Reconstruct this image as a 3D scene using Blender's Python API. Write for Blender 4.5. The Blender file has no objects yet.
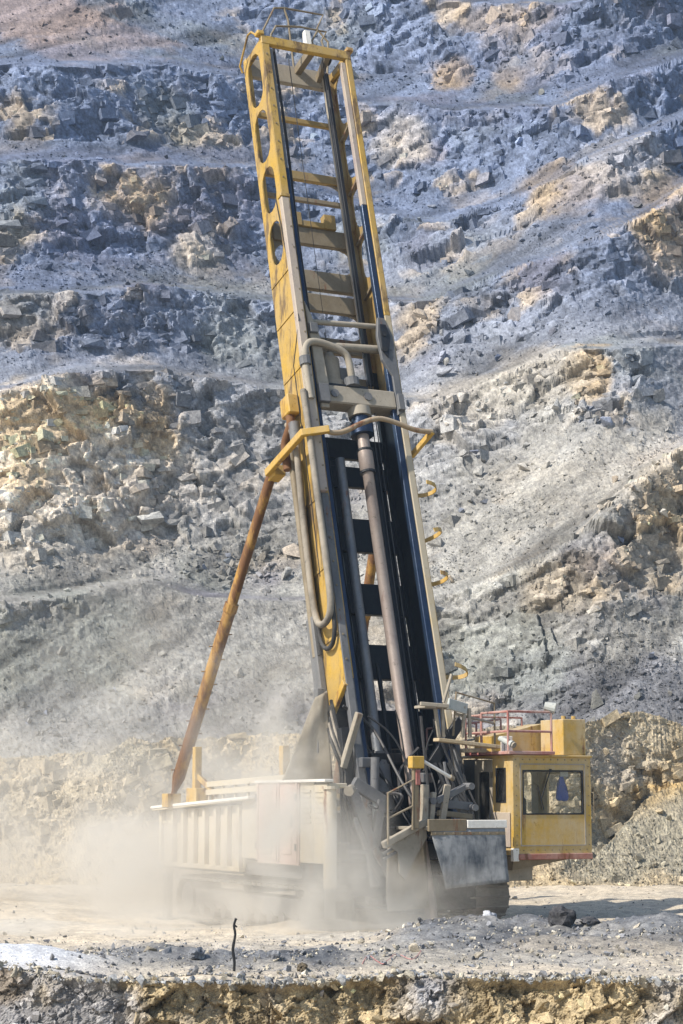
import bpy, bmesh, math, random
import numpy as np
from mathutils import Vector, Matrix

# ------------------------------------------------------------------ camera, sky, sun, exposure
sc = bpy.context.scene
COL = sc.collection
F_PX, CAM_H, HOR = 1900.0, 2.45, 800.0          # lens in pixels, eye height, horizon row
PITCH = math.atan((HOR - 512) / F_PX)
cam_d = bpy.data.cameras.new('camera')
cam = bpy.data.objects.new('camera', cam_d); COL.objects.link(cam)
cam_d.sensor_fit = 'VERTICAL'; cam_d.sensor_height = 36.0; cam_d.lens = F_PX / 1024 * 36
cam_d.clip_start = 0.1; cam_d.clip_end = 2000
cam.location = (0, 0, CAM_H); cam.rotation_euler = (math.pi / 2 + PITCH, 0, 0)
sc.camera = cam

SUN_DIR = Vector((-0.62, -0.40, 0.68)).normalized()      # towards the sun
world = bpy.data.worlds.new('World'); sc.world = world; world.use_nodes = True
wn = world.node_tree; wn.nodes.clear()
sky = wn.nodes.new('ShaderNodeTexSky'); sky.sky_type = 'NISHITA'; sky.sun_disc = False
sky.sun_elevation = math.asin(SUN_DIR.z)
sky.sun_rotation = math.atan2(SUN_DIR.x, SUN_DIR.y)
sky.air_density = 1.3; sky.dust_density = 1.2; sky.ozone_density = 1.5
bg = wn.nodes.new('ShaderNodeBackground'); bg.inputs['Strength'].default_value = 0.12
wo = wn.nodes.new('ShaderNodeOutputWorld')
wn.links.new(sky.outputs[0], bg.inputs[0]); wn.links.new(bg.outputs[0], wo.inputs[0])
sun_d = bpy.data.lights.new('sun', 'SUN'); sun_d.energy = 4.8; sun_d.angle = math.radians(0.6)
sun_d.color = (1.0, 0.93, 0.82)
sun = bpy.data.objects.new('sun', sun_d); COL.objects.link(sun)
sun.rotation_euler = SUN_DIR.to_track_quat('Z', 'Y').to_euler()
sun.location = (-30, -10, 60)
sc.view_settings.view_transform = 'Standard'; sc.view_settings.look = 'None'
sc.view_settings.gamma = 1.0; sc.view_settings.exposure = 0.45
sc.view_settings.use_curve_mapping = False
try:
    sc.cycles.volume_step_rate = 2.0; sc.cycles.volume_max_steps = 96
    sc.cycles.use_denoising = True
    sc.cycles.volume_bounces = 1; sc.cycles.max_bounces = 6
except Exception: pass

rng = np.random.default_rng(7)
random.seed(7)

# ------------------------------------------------------------------ noise in numpy
def hsh(ix, iy, iz, seed):
    h = (ix.astype(np.int64) * 374761393 + iy.astype(np.int64) * 668265263 + iz.astype(np.int64) * 2147483647 + seed * 974634777) & 0xFFFFFFFF
    h = ((h ^ (h >> 13)) * 1274126177) & 0xFFFFFFFF
    h = ((h ^ (h >> 16)) * 2246822519) & 0xFFFFFFFF
    h = h ^ (h >> 15)
    return h.astype(np.float32) / np.float32(4294967295.0)
def vnoise(p, seed=0):
    i = np.floor(p).astype(np.int64); f = (p - i).astype(np.float32); f = f * f * (3 - 2 * f)
    r = 0
    for dx in (0, 1):
        for dy in (0, 1):
            for dz in (0, 1):
                w = (f[:, 0] if dx else 1 - f[:, 0]) * (f[:, 1] if dy else 1 - f[:, 1]) * (f[:, 2] if dz else 1 - f[:, 2])
                r = r + w * hsh(i[:, 0] + dx, i[:, 1] + dy, i[:, 2] + dz, seed)
    return r
def fbm(p, octv=4, seed=0, gain=0.5):
    r, a, t = 0, 1.0, 0
    for o in range(octv):
        r = r + a * vnoise(p * (2.0 ** o) + 17.3 * o, seed + o); t += a; a *= gain
    return r / t                                   # 0..1
def worley(p, seed=0, cheb=False):
    i = np.floor(p).astype(np.int64); n = len(p)
    f1 = np.full(n, 9., np.float32); f2 = np.full(n, 9., np.float32)
    cid = np.zeros(n, np.float32); cv = np.zeros((n, 3), np.float32)
    for dx in (-1, 0, 1):
        for dy in (-1, 0, 1):
            for dz in (-1, 0, 1):
                a, b, c = i[:, 0] + dx, i[:, 1] + dy, i[:, 2] + dz
                q = np.stack([a + hsh(a, b, c, seed), b + hsh(a, b, c, seed + 1), c + hsh(a, b, c, seed + 2)], 1)
                v = (p - q).astype(np.float32)
                d = np.sqrt((v * v).sum(1)) if not cheb else .6 * np.sqrt((v * v).sum(1)) + .5 * np.abs(v).max(1)
                nr = d < f1
                f2 = np.where(nr, f1, np.minimum(f2, d))
                f1 = np.where(nr, d, f1)
                cid = np.where(nr, hsh(a, b, c, seed + 3), cid)
                cv = np.where(nr[:, None], v, cv)
    return f1, f2, cid, cv
def sstep(a, b, x):
    t = np.clip((x - a) / (b - a), 0, 1); return t * t * (3 - 2 * t)
def blocks(p, size, seed, aniso=(1, 1, 1.5), tilt=1.15, crack=0.12):
    """fractured rock: every cell is a tilted slab; returns displacement (about -.5...5) and a random number per cell"""
    a = .22 + seed % 7 * .05; ca, sa = math.cos(a), math.sin(a)          # beds dip a little, joints turn from set to set
    q = np.stack([p[:, 0] * ca + p[:, 2] * sa, p[:, 1] + .3 * p[:, 0], -p[:, 0] * sa + p[:, 2] * ca], 1) / size * np.array(aniso, np.float32)
    f1, f2, cid, cv = worley(q, seed, True)
    t1 = (cid * 7.13) % 1 - .5; t2 = (cid * 13.7) % 1 - .5; t3 = (cid * 29.1) % 1 - .5
    d = (cid - .5) * .9 + tilt * (cv[:, 0] * t1 + cv[:, 1] * t3 + cv[:, 2] * t2) * 1.6
    d = d - crack * (1 - sstep(0, .06, f2 - f1))
    return d, cid

# ------------------------------------------------------------------ materials
def srgb(r, g, b):
    return tuple(((v / 255) / 12.92 if v / 255 <= .04045 else ((v / 255 + .055) / 1.055) ** 2.4) for v in (r, g, b)) + (1,)
def new_mat(name):
    m = bpy.data.materials.new(name); m.use_nodes = True
    nt = m.node_tree; b = nt.nodes['Principled BSDF']
    return m, nt, b
def N(nt, t, **k):
    n = nt.nodes.new(t)
    for a, v in k.items(): setattr(n, a, v)
    return n
def ramp(nt, fac, stops):
    r = N(nt, 'ShaderNodeValToRGB'); el = r.color_ramp.elements
    el[0].position, el[0].color = stops[0]; el[1].position, el[1].color = stops[-1]
    for p, c in stops[1:-1]:
        e = el.new(p); e.color = c
    nt.links.new(fac, r.inputs[0]); return r
def noise_tex(nt, vec, scale, detail=5, rough=.6):
    t = N(nt, 'ShaderNodeTexNoise'); t.inputs['Scale'].default_value = scale
    t.inputs['Detail'].default_value = detail; t.inputs['Roughness'].default_value = rough
    nt.links.new(vec, t.inputs['Vector']); return t
def mixc(nt, fac, a, b, mode='MIX'):
    m = N(nt, 'ShaderNodeMix', data_type='RGBA', blend_type=mode)
    for k, v in ((0, fac), (6, a), (7, b)):
        if hasattr(v, 'is_linked'): nt.links.new(v, m.inputs[k])
        else: m.inputs[k].default_value = v
    return m.outputs[2]

def rock_material(name, fine=3.0, bump=.5, contrast=.5, attr=True, base=(.3, .3, .3, 1)):
    m, nt, b = new_mat(name)
    tc = N(nt, 'ShaderNodeTexCoord')
    n1 = noise_tex(nt, tc.outputs['Object'], fine, 9, .68)
    n2 = noise_tex(nt, tc.outputs['Object'], fine * 5.3, 6, .7)
    if attr:
        at = N(nt, 'ShaderNodeVertexColor'); at.layer_name = 'rock'; colr = at.outputs[0]
    else:
        oi = N(nt, 'ShaderNodeObjectInfo')
        rr = ramp(nt, oi.outputs['Random'], [(0, base), (1, tuple(min(1, c * 1.5) for c in base[:3]) + (1,))]); colr = rr.outputs[0]
    lo, hi = 1 - contrast, 1 + contrast * .8
    r1 = ramp(nt, n1.outputs[0], [(.36, (lo, lo, lo * 1.02, 1)), (.64, (hi, hi, hi * .98, 1))])
    c1 = mixc(nt, 1.0, colr, r1.outputs[0], 'MULTIPLY')
    r2 = ramp(nt, n2.outputs[0], [(.38, (.62, .62, .66, 1)), (.64, (1.3, 1.29, 1.26, 1))])
    c2 = mixc(nt, 1.0, c1, r2.outputs[0], 'MULTIPLY')
    nt.links.new(c2, b.inputs['Base Color'])
    b.inputs['Roughness'].default_value = .93
    b.inputs['Specular IOR Level'].default_value = .18
    ad = noise_tex(nt, tc.outputs['Object'], fine * 4, 6, .75)
    bp = N(nt, 'ShaderNodeBump'); bp.inputs['Strength'].default_value = bump; bp.inputs['Distance'].default_value = .09 / fine
    nt.links.new(ad.outputs[0], bp.inputs['Height']); nt.links.new(bp.outputs[0], b.inputs['Normal'])
    return m
M_WALL = rock_material('pit_wall_rock', 4.5, .7, .34)
M_BANK = rock_material('bank_earth', 4.0, .55, .34)
M_FLOOR = rock_material('floor_dust', 6.0, .4, .26)
M_CUT = rock_material('cut_face_rock', 9.0, .6, .4)
M_STONE = rock_material('rubble_stone', 5.0, .5, .4)

# ------------------------------------------------------------------ mesh helpers
def props(o, label=None, cat=None, group=None, kind=None):
    if label: o['label'] = label
    if cat: o['category'] = cat
    if group: o['group'] = group
    if kind: o['kind'] = kind
    return o
def link(name, me, mat, parent=None):
    o = bpy.data.objects.new(name, me); COL.objects.link(o)
    if mat is not None and len(me.materials) == 0: me.materials.append(mat)
    if parent is not None: o.parent = parent
    return o
def np_mesh(name, V, F, colors=None, smooth=False):
    me = bpy.data.meshes.new(name)
    V = np.asarray(V, np.float32); F = np.asarray(F, np.int32); k = F.shape[1]
    me.vertices.add(len(V)); me.vertices.foreach_set('co', V.ravel())
    me.loops.add(F.size); me.loops.foreach_set('vertex_index', F.ravel())
    me.polygons.add(len(F)); me.polygons.foreach_set('loop_start', np.arange(0, F.size, k, dtype=np.int32))
    me.polygons.foreach_set('use_smooth', np.full(len(F), bool(smooth)))
    me.update(calc_edges=True)
    if colors is not None:
        ca = me.color_attributes.new('rock', 'FLOAT_COLOR', 'POINT')
        c4 = np.ones((len(V), 4), np.float32); c4[:, :3] = colors
        ca.data.foreach_set('color', c4.ravel())
    return me
def grid_faces(nr, nc):
    i = np.arange(nr * nc).reshape(nr, nc)
    return np.stack([i[:-1, :-1], i[:-1, 1:], i[1:, 1:], i[1:, :-1]], -1).reshape(-1, 4)
CP, SP = math.cos(PITCH), math.sin(PITCH)
def ray_m(row):                     # climb of the sight line through a row, dz/dy
    b = (512 - np.asarray(row, float)) / F_PX; return (SP + b * CP) / (CP - b * SP)
def ray_x(col, row):                # sideways drift of the sight line, dx/dy
    b = (512 - np.asarray(row, float)) / F_PX; return ((np.asarray(col, float) - 341.5) / F_PX) / (CP - b * SP)

# angular stones (hulls of a few random points), shared by everything that is rubble
def hull_stone(seed, npt=13):
    r = random.Random(seed); bm = bmesh.new(); ky, kz = r.uniform(.55, .95), r.uniform(.35, .75)
    for _ in range(npt):
        v = Vector((r.gauss(0, 1), r.gauss(0, 1), r.gauss(0, 1))).normalized() * r.uniform(.55, 1.15)
        bm.verts.new((v.x * 1.1, v.y * ky, v.z * kz))
    bmesh.ops.convex_hull(bm, input=bm.verts)
    for v in [v for v in bm.verts if not v.link_faces]: bm.verts.remove(v)
    bmesh.ops.triangulate(bm, faces=bm.faces); bm.verts.index_update()
    V = np.array([v.co[:] for v in bm.verts], np.float32); Fc = np.array([[v.index for v in f.verts] for f in bm.faces], np.int32)
    bm.free(); return V, Fc
STONES = [hull_stone(100 + k, 8 + k % 5) for k in range(14)]
def rand_rot(n):
    q = rng.normal(size=(n, 4)); q /= np.linalg.norm(q, axis=1)[:, None]; w, x, y, z = q.T
    return np.stack([np.stack([1 - 2 * (y * y + z * z), 2 * (x * y - z * w), 2 * (x * z + y * w)], -1),
                     np.stack([2 * (x * y + z * w), 1 - 2 * (x * x + z * z), 2 * (y * z - x * w)], -1),
                     np.stack([2 * (x * z - y * w), 2 * (y * z + x * w), 1 - 2 * (x * x + y * y)], -1)], 1)
def joint_block(seed):
    r = random.Random(seed); d = (r.uniform(.9, 1.5), r.uniform(.7, 1.1), r.uniform(.35, .85))
    V = [(sx * d[0] * r.uniform(.6, 1.05), sy * d[1] * r.uniform(.7, 1.05), sz * d[2] * r.uniform(.65, 1.1)) for sz in (-1, 1) for sx, sy in ((-1, -1), (1, -1), (1, 1), (-1, 1))]
    Q = [(3, 2, 1, 0), (4, 5, 6, 7), (0, 1, 5, 4), (1, 2, 6, 5), (2, 3, 7, 6), (3, 0, 4, 7)]
    return np.array(V, np.float32), np.array([t for a, b, c, e in Q for t in ((a, b, c), (a, c, e))], np.int32)
BLOCKS = [joint_block(300 + k) for k in range(14)]
def joint_rot(n):
    """blocks keep to the joint sets of the rock: two strikes, one gentle dip, some scatter"""
    yaw = np.where(rng.random(n) < .6, .45, -.75) + rng.normal(0, .22, n); dip = .22 + rng.normal(0, .16, n); rol = rng.normal(0, .16, n)
    cy, sy, cd, sd, cr, sr = np.cos(yaw), np.sin(yaw), np.cos(dip), np.sin(dip), np.cos(rol), np.sin(rol); o = np.zeros(n); e = np.ones(n)
    Rz = np.stack([np.stack([cy, -sy, o], -1), np.stack([sy, cy, o], -1), np.stack([o, o, e], -1)], 1)
    Ry = np.stack([np.stack([cd, o, -sd], -1), np.stack([o, e, o], -1), np.stack([sd, o, cd], -1)], 1)
    Rx = np.stack([np.stack([e, o, o], -1), np.stack([o, cr, -sr], -1), np.stack([o, sr, cr], -1)], 1)
    return Ry @ Rz @ Rx
def rubble_mesh(name, pos, size, colr, lib=None, rot=None):
    """one mesh of many stones: pos (n,3), size (n,), colr (n,3)"""
    lib = lib or STONES; rot = rot or rand_rot
    kind = rng.integers(0, len(lib), len(pos)); Vs, Fs, Cs, off = [], [], [], 0
    for k, (sv, sf) in enumerate(lib):
        idx = np.nonzero(kind == k)[0]
        if not len(idx): continue
        R = rot(len(idx))
        v = np.einsum('nij,vj->nvi', R, sv) * size[idx][:, None, None] + pos[idx][:, None, :]
        f = sf[None] + (np.arange(len(idx)) * len(sv))[:, None, None] + off
        Vs.append(v.reshape(-1, 3)); Fs.append(f.reshape(-1, 3)); Cs.append(np.repeat(colr[idx], len(sv), 0)); off += len(idx) * len(sv)
    return np_mesh(name, np.concatenate(Vs), np.concatenate(Fs), np.concatenate(Cs))
def stone_objects(name, parent, pos, size, colr, mat):
    """single stones as objects that share meshes; a few tints"""
    lib = {}
    R = rand_rot(len(pos))
    for i in range(len(pos)):
        k = int(rng.integers(0, len(STONES))); t = int(np.clip(colr[i].mean() / .06, 0, 9)); w = int(colr[i][0] > colr[i][2] * 1.08)
        key = (k, t, w)
        if key not in lib:
            sv, sf = STONES[k]
            lib[key] = np_mesh('stone', sv, sf, np.repeat(colr[i][None], len(sv), 0)); lib[key].materials.append(mat)
        o = bpy.data.objects.new(name, lib[key]); COL.objects.link(o); o.parent = parent
        m = Matrix([list(r) for r in R[i]]).to_4x4()
        o.matrix_local = Matrix.Translation(Vector(pos[i].tolist())) @ m @ Matrix.Diagonal((size[i], size[i], size[i], 1))

# ------------------------------------------------------------------ pit wall
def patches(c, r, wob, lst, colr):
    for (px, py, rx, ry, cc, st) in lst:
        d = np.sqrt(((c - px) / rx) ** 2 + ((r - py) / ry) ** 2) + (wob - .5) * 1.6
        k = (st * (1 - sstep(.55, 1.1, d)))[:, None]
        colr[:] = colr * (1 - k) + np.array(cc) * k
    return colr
def blur(d, nR, nC):
    g = d.reshape(nR, nC).copy(); g[1:-1] = .15 * g[:-2] + .7 * g[1:-1] + .15 * g[2:]; g[:, 1:-1] = .15 * g[:, :-2] + .7 * g[:, 1:-1] + .15 * g[:, 2:]
    return g.ravel()
def build_wall():
    cols = np.arange(-160, 845, 1.6); rows = np.arange(772, -130, -1.6)
    kx = [-150, 0, 150, 300, 430, 560, 683, 833]
    tops = [[602, 600, 592, 594, 606, 548, 440, 400],
            [392, 384, 374, 382, 400, 352, 340, 320],
            [300, 296, 293, 300, 300, 252, 190, 170],
            [172, 165, 160, 180, 222, 178, 120, 100],
            [70, 66, 62, 88, 112, 104, 60, 40],
            [-40, -30, -30, -20, 0, 10, -20, -30],
            [-400] * 8]
    cliff = [[.35, .35, .25, .12, .3, .7, .05, .1],
             [1, 1, .9, .12, .55, .3, .3, .4],
             [.7, .6, .85, .85, .5, .8, .5, .5],
             [.8, .95, .9, .6, .4, .4, .6, .6],
             [.9, .9, .95, .9, .85, .65, .6, .5],
             [.2, .2, .35, .5, .75, .65, .6, .6],
             [.5] * 8]
    ledge = [5.0, 6.0, 6.0, 7.0, 6.0, 6.0, 4.0]
    nC, nR = len(cols), len(rows)
    T = np.array([np.interp(cols, kx, t) for t in tops]); K = np.array([np.interp(cols, kx, t) for t in cliff])
    for i in range(len(T)):
        q = np.stack([cols / 70, np.full(nC, i * 9.1), np.zeros(nC)], 1)
        T[i] += (fbm(q, 2, 50 + i) - .5) * 22
        K[i] += (fbm(q * .7 + 3, 1, 70 + i) - .5) * .6
    Y = 74 + (fbm(np.stack([cols / 160, cols * 0, cols * 0], 1), 2, 3) - .5) * 6 - np.clip(cols - 420, 0, 600) * .012
    Z = CAM_H + Y * ray_m(rows[0]); tier = np.zeros(nC, int); lw = np.zeros(nC)
    PX, PY, PZ, CL, FR, TI, LG = (np.zeros((nR, nC)) for _ in range(7)); A = np.arange(nC)
    prevT = np.full(nC, 772.0)
    for j, row in enumerate(rows):
        if j:
            m = ray_m(row)
            cross = (row < T[tier, A]) & (tier < len(T) - 1)
            prevT = np.where(cross, T[tier, A], prevT)
            tier = np.where(cross, tier + 1, tier)
            fr = (prevT - row) / np.maximum(prevT - T[tier, A], 8)
            k = np.clip(K[tier, A] + (fr - .42) * 1.25 * np.clip(K[tier, A] * 1.7, .1, 1), 0, 1) * sstep(.06, .34, fr)
            sg = np.radians(35 + 37 * k)
            t = np.tan(sg); Yn = (Y * t - (Z - CAM_H)) / (t - m)
            step = sum(ledge[q] * (np.clip((T[q] - row) / 6.5, 0, 1) - np.clip((T[q] - rows[j - 1]) / 6.5, 0, 1)) for q in range(len(T) - 1)); LG[j] = np.minimum(step / 1.1, 1)
            Y = Yn + step
            Y = np.convolve(np.pad(Y, 6, mode='edge'), np.hanning(15)[1:-1] / np.hanning(15).sum(), 'valid'); Z = CAM_H + Y * m
        else: k = np.clip(K[0], 0, 1); fr = np.zeros(nC)
        PX[j] = ray_x(cols, row) * Y; PY[j] = Y; PZ[j] = Z; CL[j] = k; FR[j] = fr; TI[j] = tier
    P = np.stack([PX, PY, PZ], -1).reshape(-1, 3).astype(np.float32)
    c = np.tile(cols, nR); r = np.repeat(rows, nC); k = CL.ravel(); fr = FR.ravel()
    warp = np.stack([fbm(P / 3.0, 3, 11), fbm(P / 3.0, 3, 21), fbm(P / 3.0, 3, 31)], 1) - .5
    Pw = P + warp * .4
    rough = fbm(P / 5.0, 3, 5)
    rk = np.clip(sstep(.3, .62, k + (rough - .5) * .9), 0, 1)          # bedrock or talus
    b1, id1 = blocks(Pw, 3.6, 100, (1, 1, 1.5)); b2, id2 = blocks(Pw, 1.5, 200, (.9, 1, 1.5)); b3, id3 = blocks(P + warp * .15, .62, 300, (.9, 1, 1.4)); b4, id4 = blocks(P, .27, 350, (.9, 1, 1.3))
    big = fbm(P / 11.0, 3, 41) - .5
    # talus: streaks that run down to the left, plus lumps
    st = np.stack([(P[:, 0] * .62 - P[:, 2] * .78) / 1.0, P[:, 1] * .1, (P[:, 0] * .78 + P[:, 2] * .62) / 8.0], 1)
    streak = fbm(st, 5, 61) - .5
    f1, f2, idt, _ = worley(P / .75, 400)
    lump = (.55 - f1) * (idt > .45)
    d = big * 2.4 + rk * (b1 * 1.2 + b2 * .8 + b3 * .25 + b4 * .08) + (1 - rk) * (streak * .7 + lump * .2 + (fbm(P / .5, 3, 71) - .5) * .2 + b3 * .14 + b4 * .1)
    d = blur(d, nR, nC) + (rng.random(len(d)) - .5) * (.02 * (1 - rk) + .02)
    lg = LG.copy(); lg[1:] = np.maximum(lg[1:], LG[:-1]); lg[:-1] = np.maximum(lg[:-1], LG[1:]); d = d * (1 - .75 * np.minimum(lg, 1)).ravel()
    # rock colour, plus painted haze blue upwards and shade beside the outcrop
    blue = sstep(560, 180, r + (fbm(P / 9, 3, 81) - .5) * 260)  # bluer upwards: part of the distance haze is painted into the rock
    g = fbm(P / 2.2, 5, 91)
    base = (1 - blue)[:, None] * np.array([.30, .295, .28]) + blue[:, None] * np.array([.185, .23, .345])
    cc = base * (.72 + .56 * g)[:, None]
    hue = fbm(P / 4.5, 4, 131)
    och = (sstep(.54, .72, hue + (id2 - .5) * .2) * (.3 + .45 * rk))[:, None]
    cc = cc * (1 - och) + np.array([.43, .35, .25]) * och
    gr = (sstep(.55, .75, fbm(P / 6.5 + 40, 4, 141)) * .5)[:, None]
    cc = cc * (1 - gr) + np.array([.22, .24, .225]) * gr
    pu = (sstep(.58, .78, fbm(P / 5.5 + 80, 4, 151)) * .6)[:, None]
    cc = cc * (1 - pu) + np.array([.185, .18, .235]) * pu
    wob = fbm(P / 2.6, 4, 161)
    OC, CR, SHADE, PK, GN, RB, BL = (.50, .35, .17), (.52, .47, .40), (.13, .13, .15), (.40, .31, .28), (.25, .27, .25), (.155, .16, .18), (.15, .18, .28)
    L = [(70, 470, 130, 95, (.70, .62, .52), .95), (40, 425, 85, 30, (.58, .42, .22), .6), (110, 405, 40, 20, (.58, .40, .2), .6), (20, 480, 50, 22, (.58, .42, .22), .5), (150, 430, 34, 46, OC, .6), (30, 540, 60, 40, CR, .5), (150, 500, 40, 50, SHADE, .35),  # last patch paints the shadow on the outcrop's right side
         (590, 375, 26, 34, OC, .7), (470, 400, 60, 45, CR, .6), (640, 470, 80, 60, CR, .4), (665, 520, 40, 60, OC, .4), (540, 370, 60, 30, CR, .6),
         (30, 20, 90, 28, PK, .75), (90, 40, 80, 25, PK, .55), (450, 75, 26, 20, OC, .7), (510, 80, 22, 14, OC, .5), (665, 235, 40, 60, OC, .5), (560, 185, 60, 30, OC, .35),
         (140, 195, 45, 35, OC, .4), (200, 240, 30, 35, CR, .45), (500, 20, 60, 20, OC, .35), (400, 140, 30, 40, CR, .5), (620, 160, 50, 40, CR, .35),
         (630, 685, 130, 60, RB, .9), (510, 640, 90, 60, GN, .5), (60, 660, 110, 80, GN, .65), (70, 720, 90, 40, RB, .6), (560, 590, 70, 40, OC, .25),
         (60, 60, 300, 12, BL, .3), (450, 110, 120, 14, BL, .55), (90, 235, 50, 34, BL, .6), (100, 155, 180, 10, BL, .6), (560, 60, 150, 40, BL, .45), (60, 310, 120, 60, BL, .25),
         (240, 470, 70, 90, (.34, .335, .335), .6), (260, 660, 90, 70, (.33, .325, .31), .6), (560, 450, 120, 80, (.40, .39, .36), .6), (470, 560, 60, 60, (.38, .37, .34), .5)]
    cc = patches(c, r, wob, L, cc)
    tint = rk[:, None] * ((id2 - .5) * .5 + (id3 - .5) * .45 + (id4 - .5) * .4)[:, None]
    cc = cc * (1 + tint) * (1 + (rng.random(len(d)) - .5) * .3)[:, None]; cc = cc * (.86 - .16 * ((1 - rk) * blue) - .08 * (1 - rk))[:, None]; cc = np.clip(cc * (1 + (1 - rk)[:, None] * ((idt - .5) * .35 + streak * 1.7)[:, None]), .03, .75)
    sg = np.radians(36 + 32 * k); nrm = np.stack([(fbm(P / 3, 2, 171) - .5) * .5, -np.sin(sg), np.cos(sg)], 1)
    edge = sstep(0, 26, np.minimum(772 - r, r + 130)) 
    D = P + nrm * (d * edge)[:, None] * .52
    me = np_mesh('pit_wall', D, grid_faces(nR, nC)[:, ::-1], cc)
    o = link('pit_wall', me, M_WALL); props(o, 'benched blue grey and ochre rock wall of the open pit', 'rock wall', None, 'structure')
    # loose stones lying on the ledges and talus
    w = (1 - rk) * (.25 + sstep(.45, .7, fbm(P / 4 + 9, 3, 181))) * sstep(.9, .2, fr)
    def boost(px, py, rx, ry, a): return a * np.exp(-((c - px) / rx) ** 2 - ((r - py) / ry) ** 2)
    w = w + boost(250, 562, 50, 22, 2.2) + boost(630, 680, 70, 50, 1.2) + boost(660, 480, 30, 30, 1.5) + boost(590, 410, 40, 12, 1.8) + boost(110, 275, 90, 15, 1.2) + boost(450, 320, 30, 40, .8)
    w *= (r > -120) & (r < 765)
    def pick(n, seed_w): return rng.choice(len(w), n, p=seed_w / seed_w.sum())
    pxm = F_PX / P[:, 1]
    i = pick(26000, w + .12); s = rng.pareto(2.6, len(i)) * 1.0 + .8; s = np.minimum(s, 5.0) / pxm[i]
    ccs = np.clip(cc[i] * rng.uniform(.7, 1.45, (len(i), 1)), .04, .7)
    ro = link('rubble', rubble_mesh('rubble', D[i] + nrm[i] * (s * .25)[:, None], s, ccs), M_STONE, o); ro['kind'] = 'stuff'
    wf = (.03 + rk) * (r > -125) * (r < 765) * (.25 + sstep(.35, .6, fbm(P / 3.3 + 5, 3, 191)))
    i = rng.choice(len(wf), 8000, p=wf / wf.sum()); s = np.minimum(rng.pareto(2.0, len(i)) * 2.0 + 1.5, 11.0) / pxm[i]
    ccs = np.clip(cc[i] * rng.uniform(.85, 1.15, (len(i), 1)), .04, .46)
    ro = link('fractured_blocks', rubble_mesh('fractured_blocks', D[i] - nrm[i] * (s * .72)[:, None], s, ccs, BLOCKS, joint_rot), M_WALL, o); ro['kind'] = 'stuff'
    wb = boost(250, 565, 45, 16, 3) + boost(650, 500, 28, 26, 1.2) + boost(590, 408, 40, 10, 1.6) + boost(450, 330, 30, 50, .5) + boost(480, 470, 40, 40, .3) + w * .05
    wb *= (r > 5) & (r < 740) & (c > 0) & (c < 683)
    i = pick(170, wb); s = (rng.pareto(2.2, len(i)) * 2.5 + 5.2); s = np.minimum(s, 12) / pxm[i]
    stone_objects('stone', o, D[i] + nrm[i] * (s * .3)[:, None], s, np.clip(cc[i] * rng.uniform(1.0, 1.5, (len(i), 1)), .06, .6), M_STONE)
    return o
build_wall()

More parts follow.
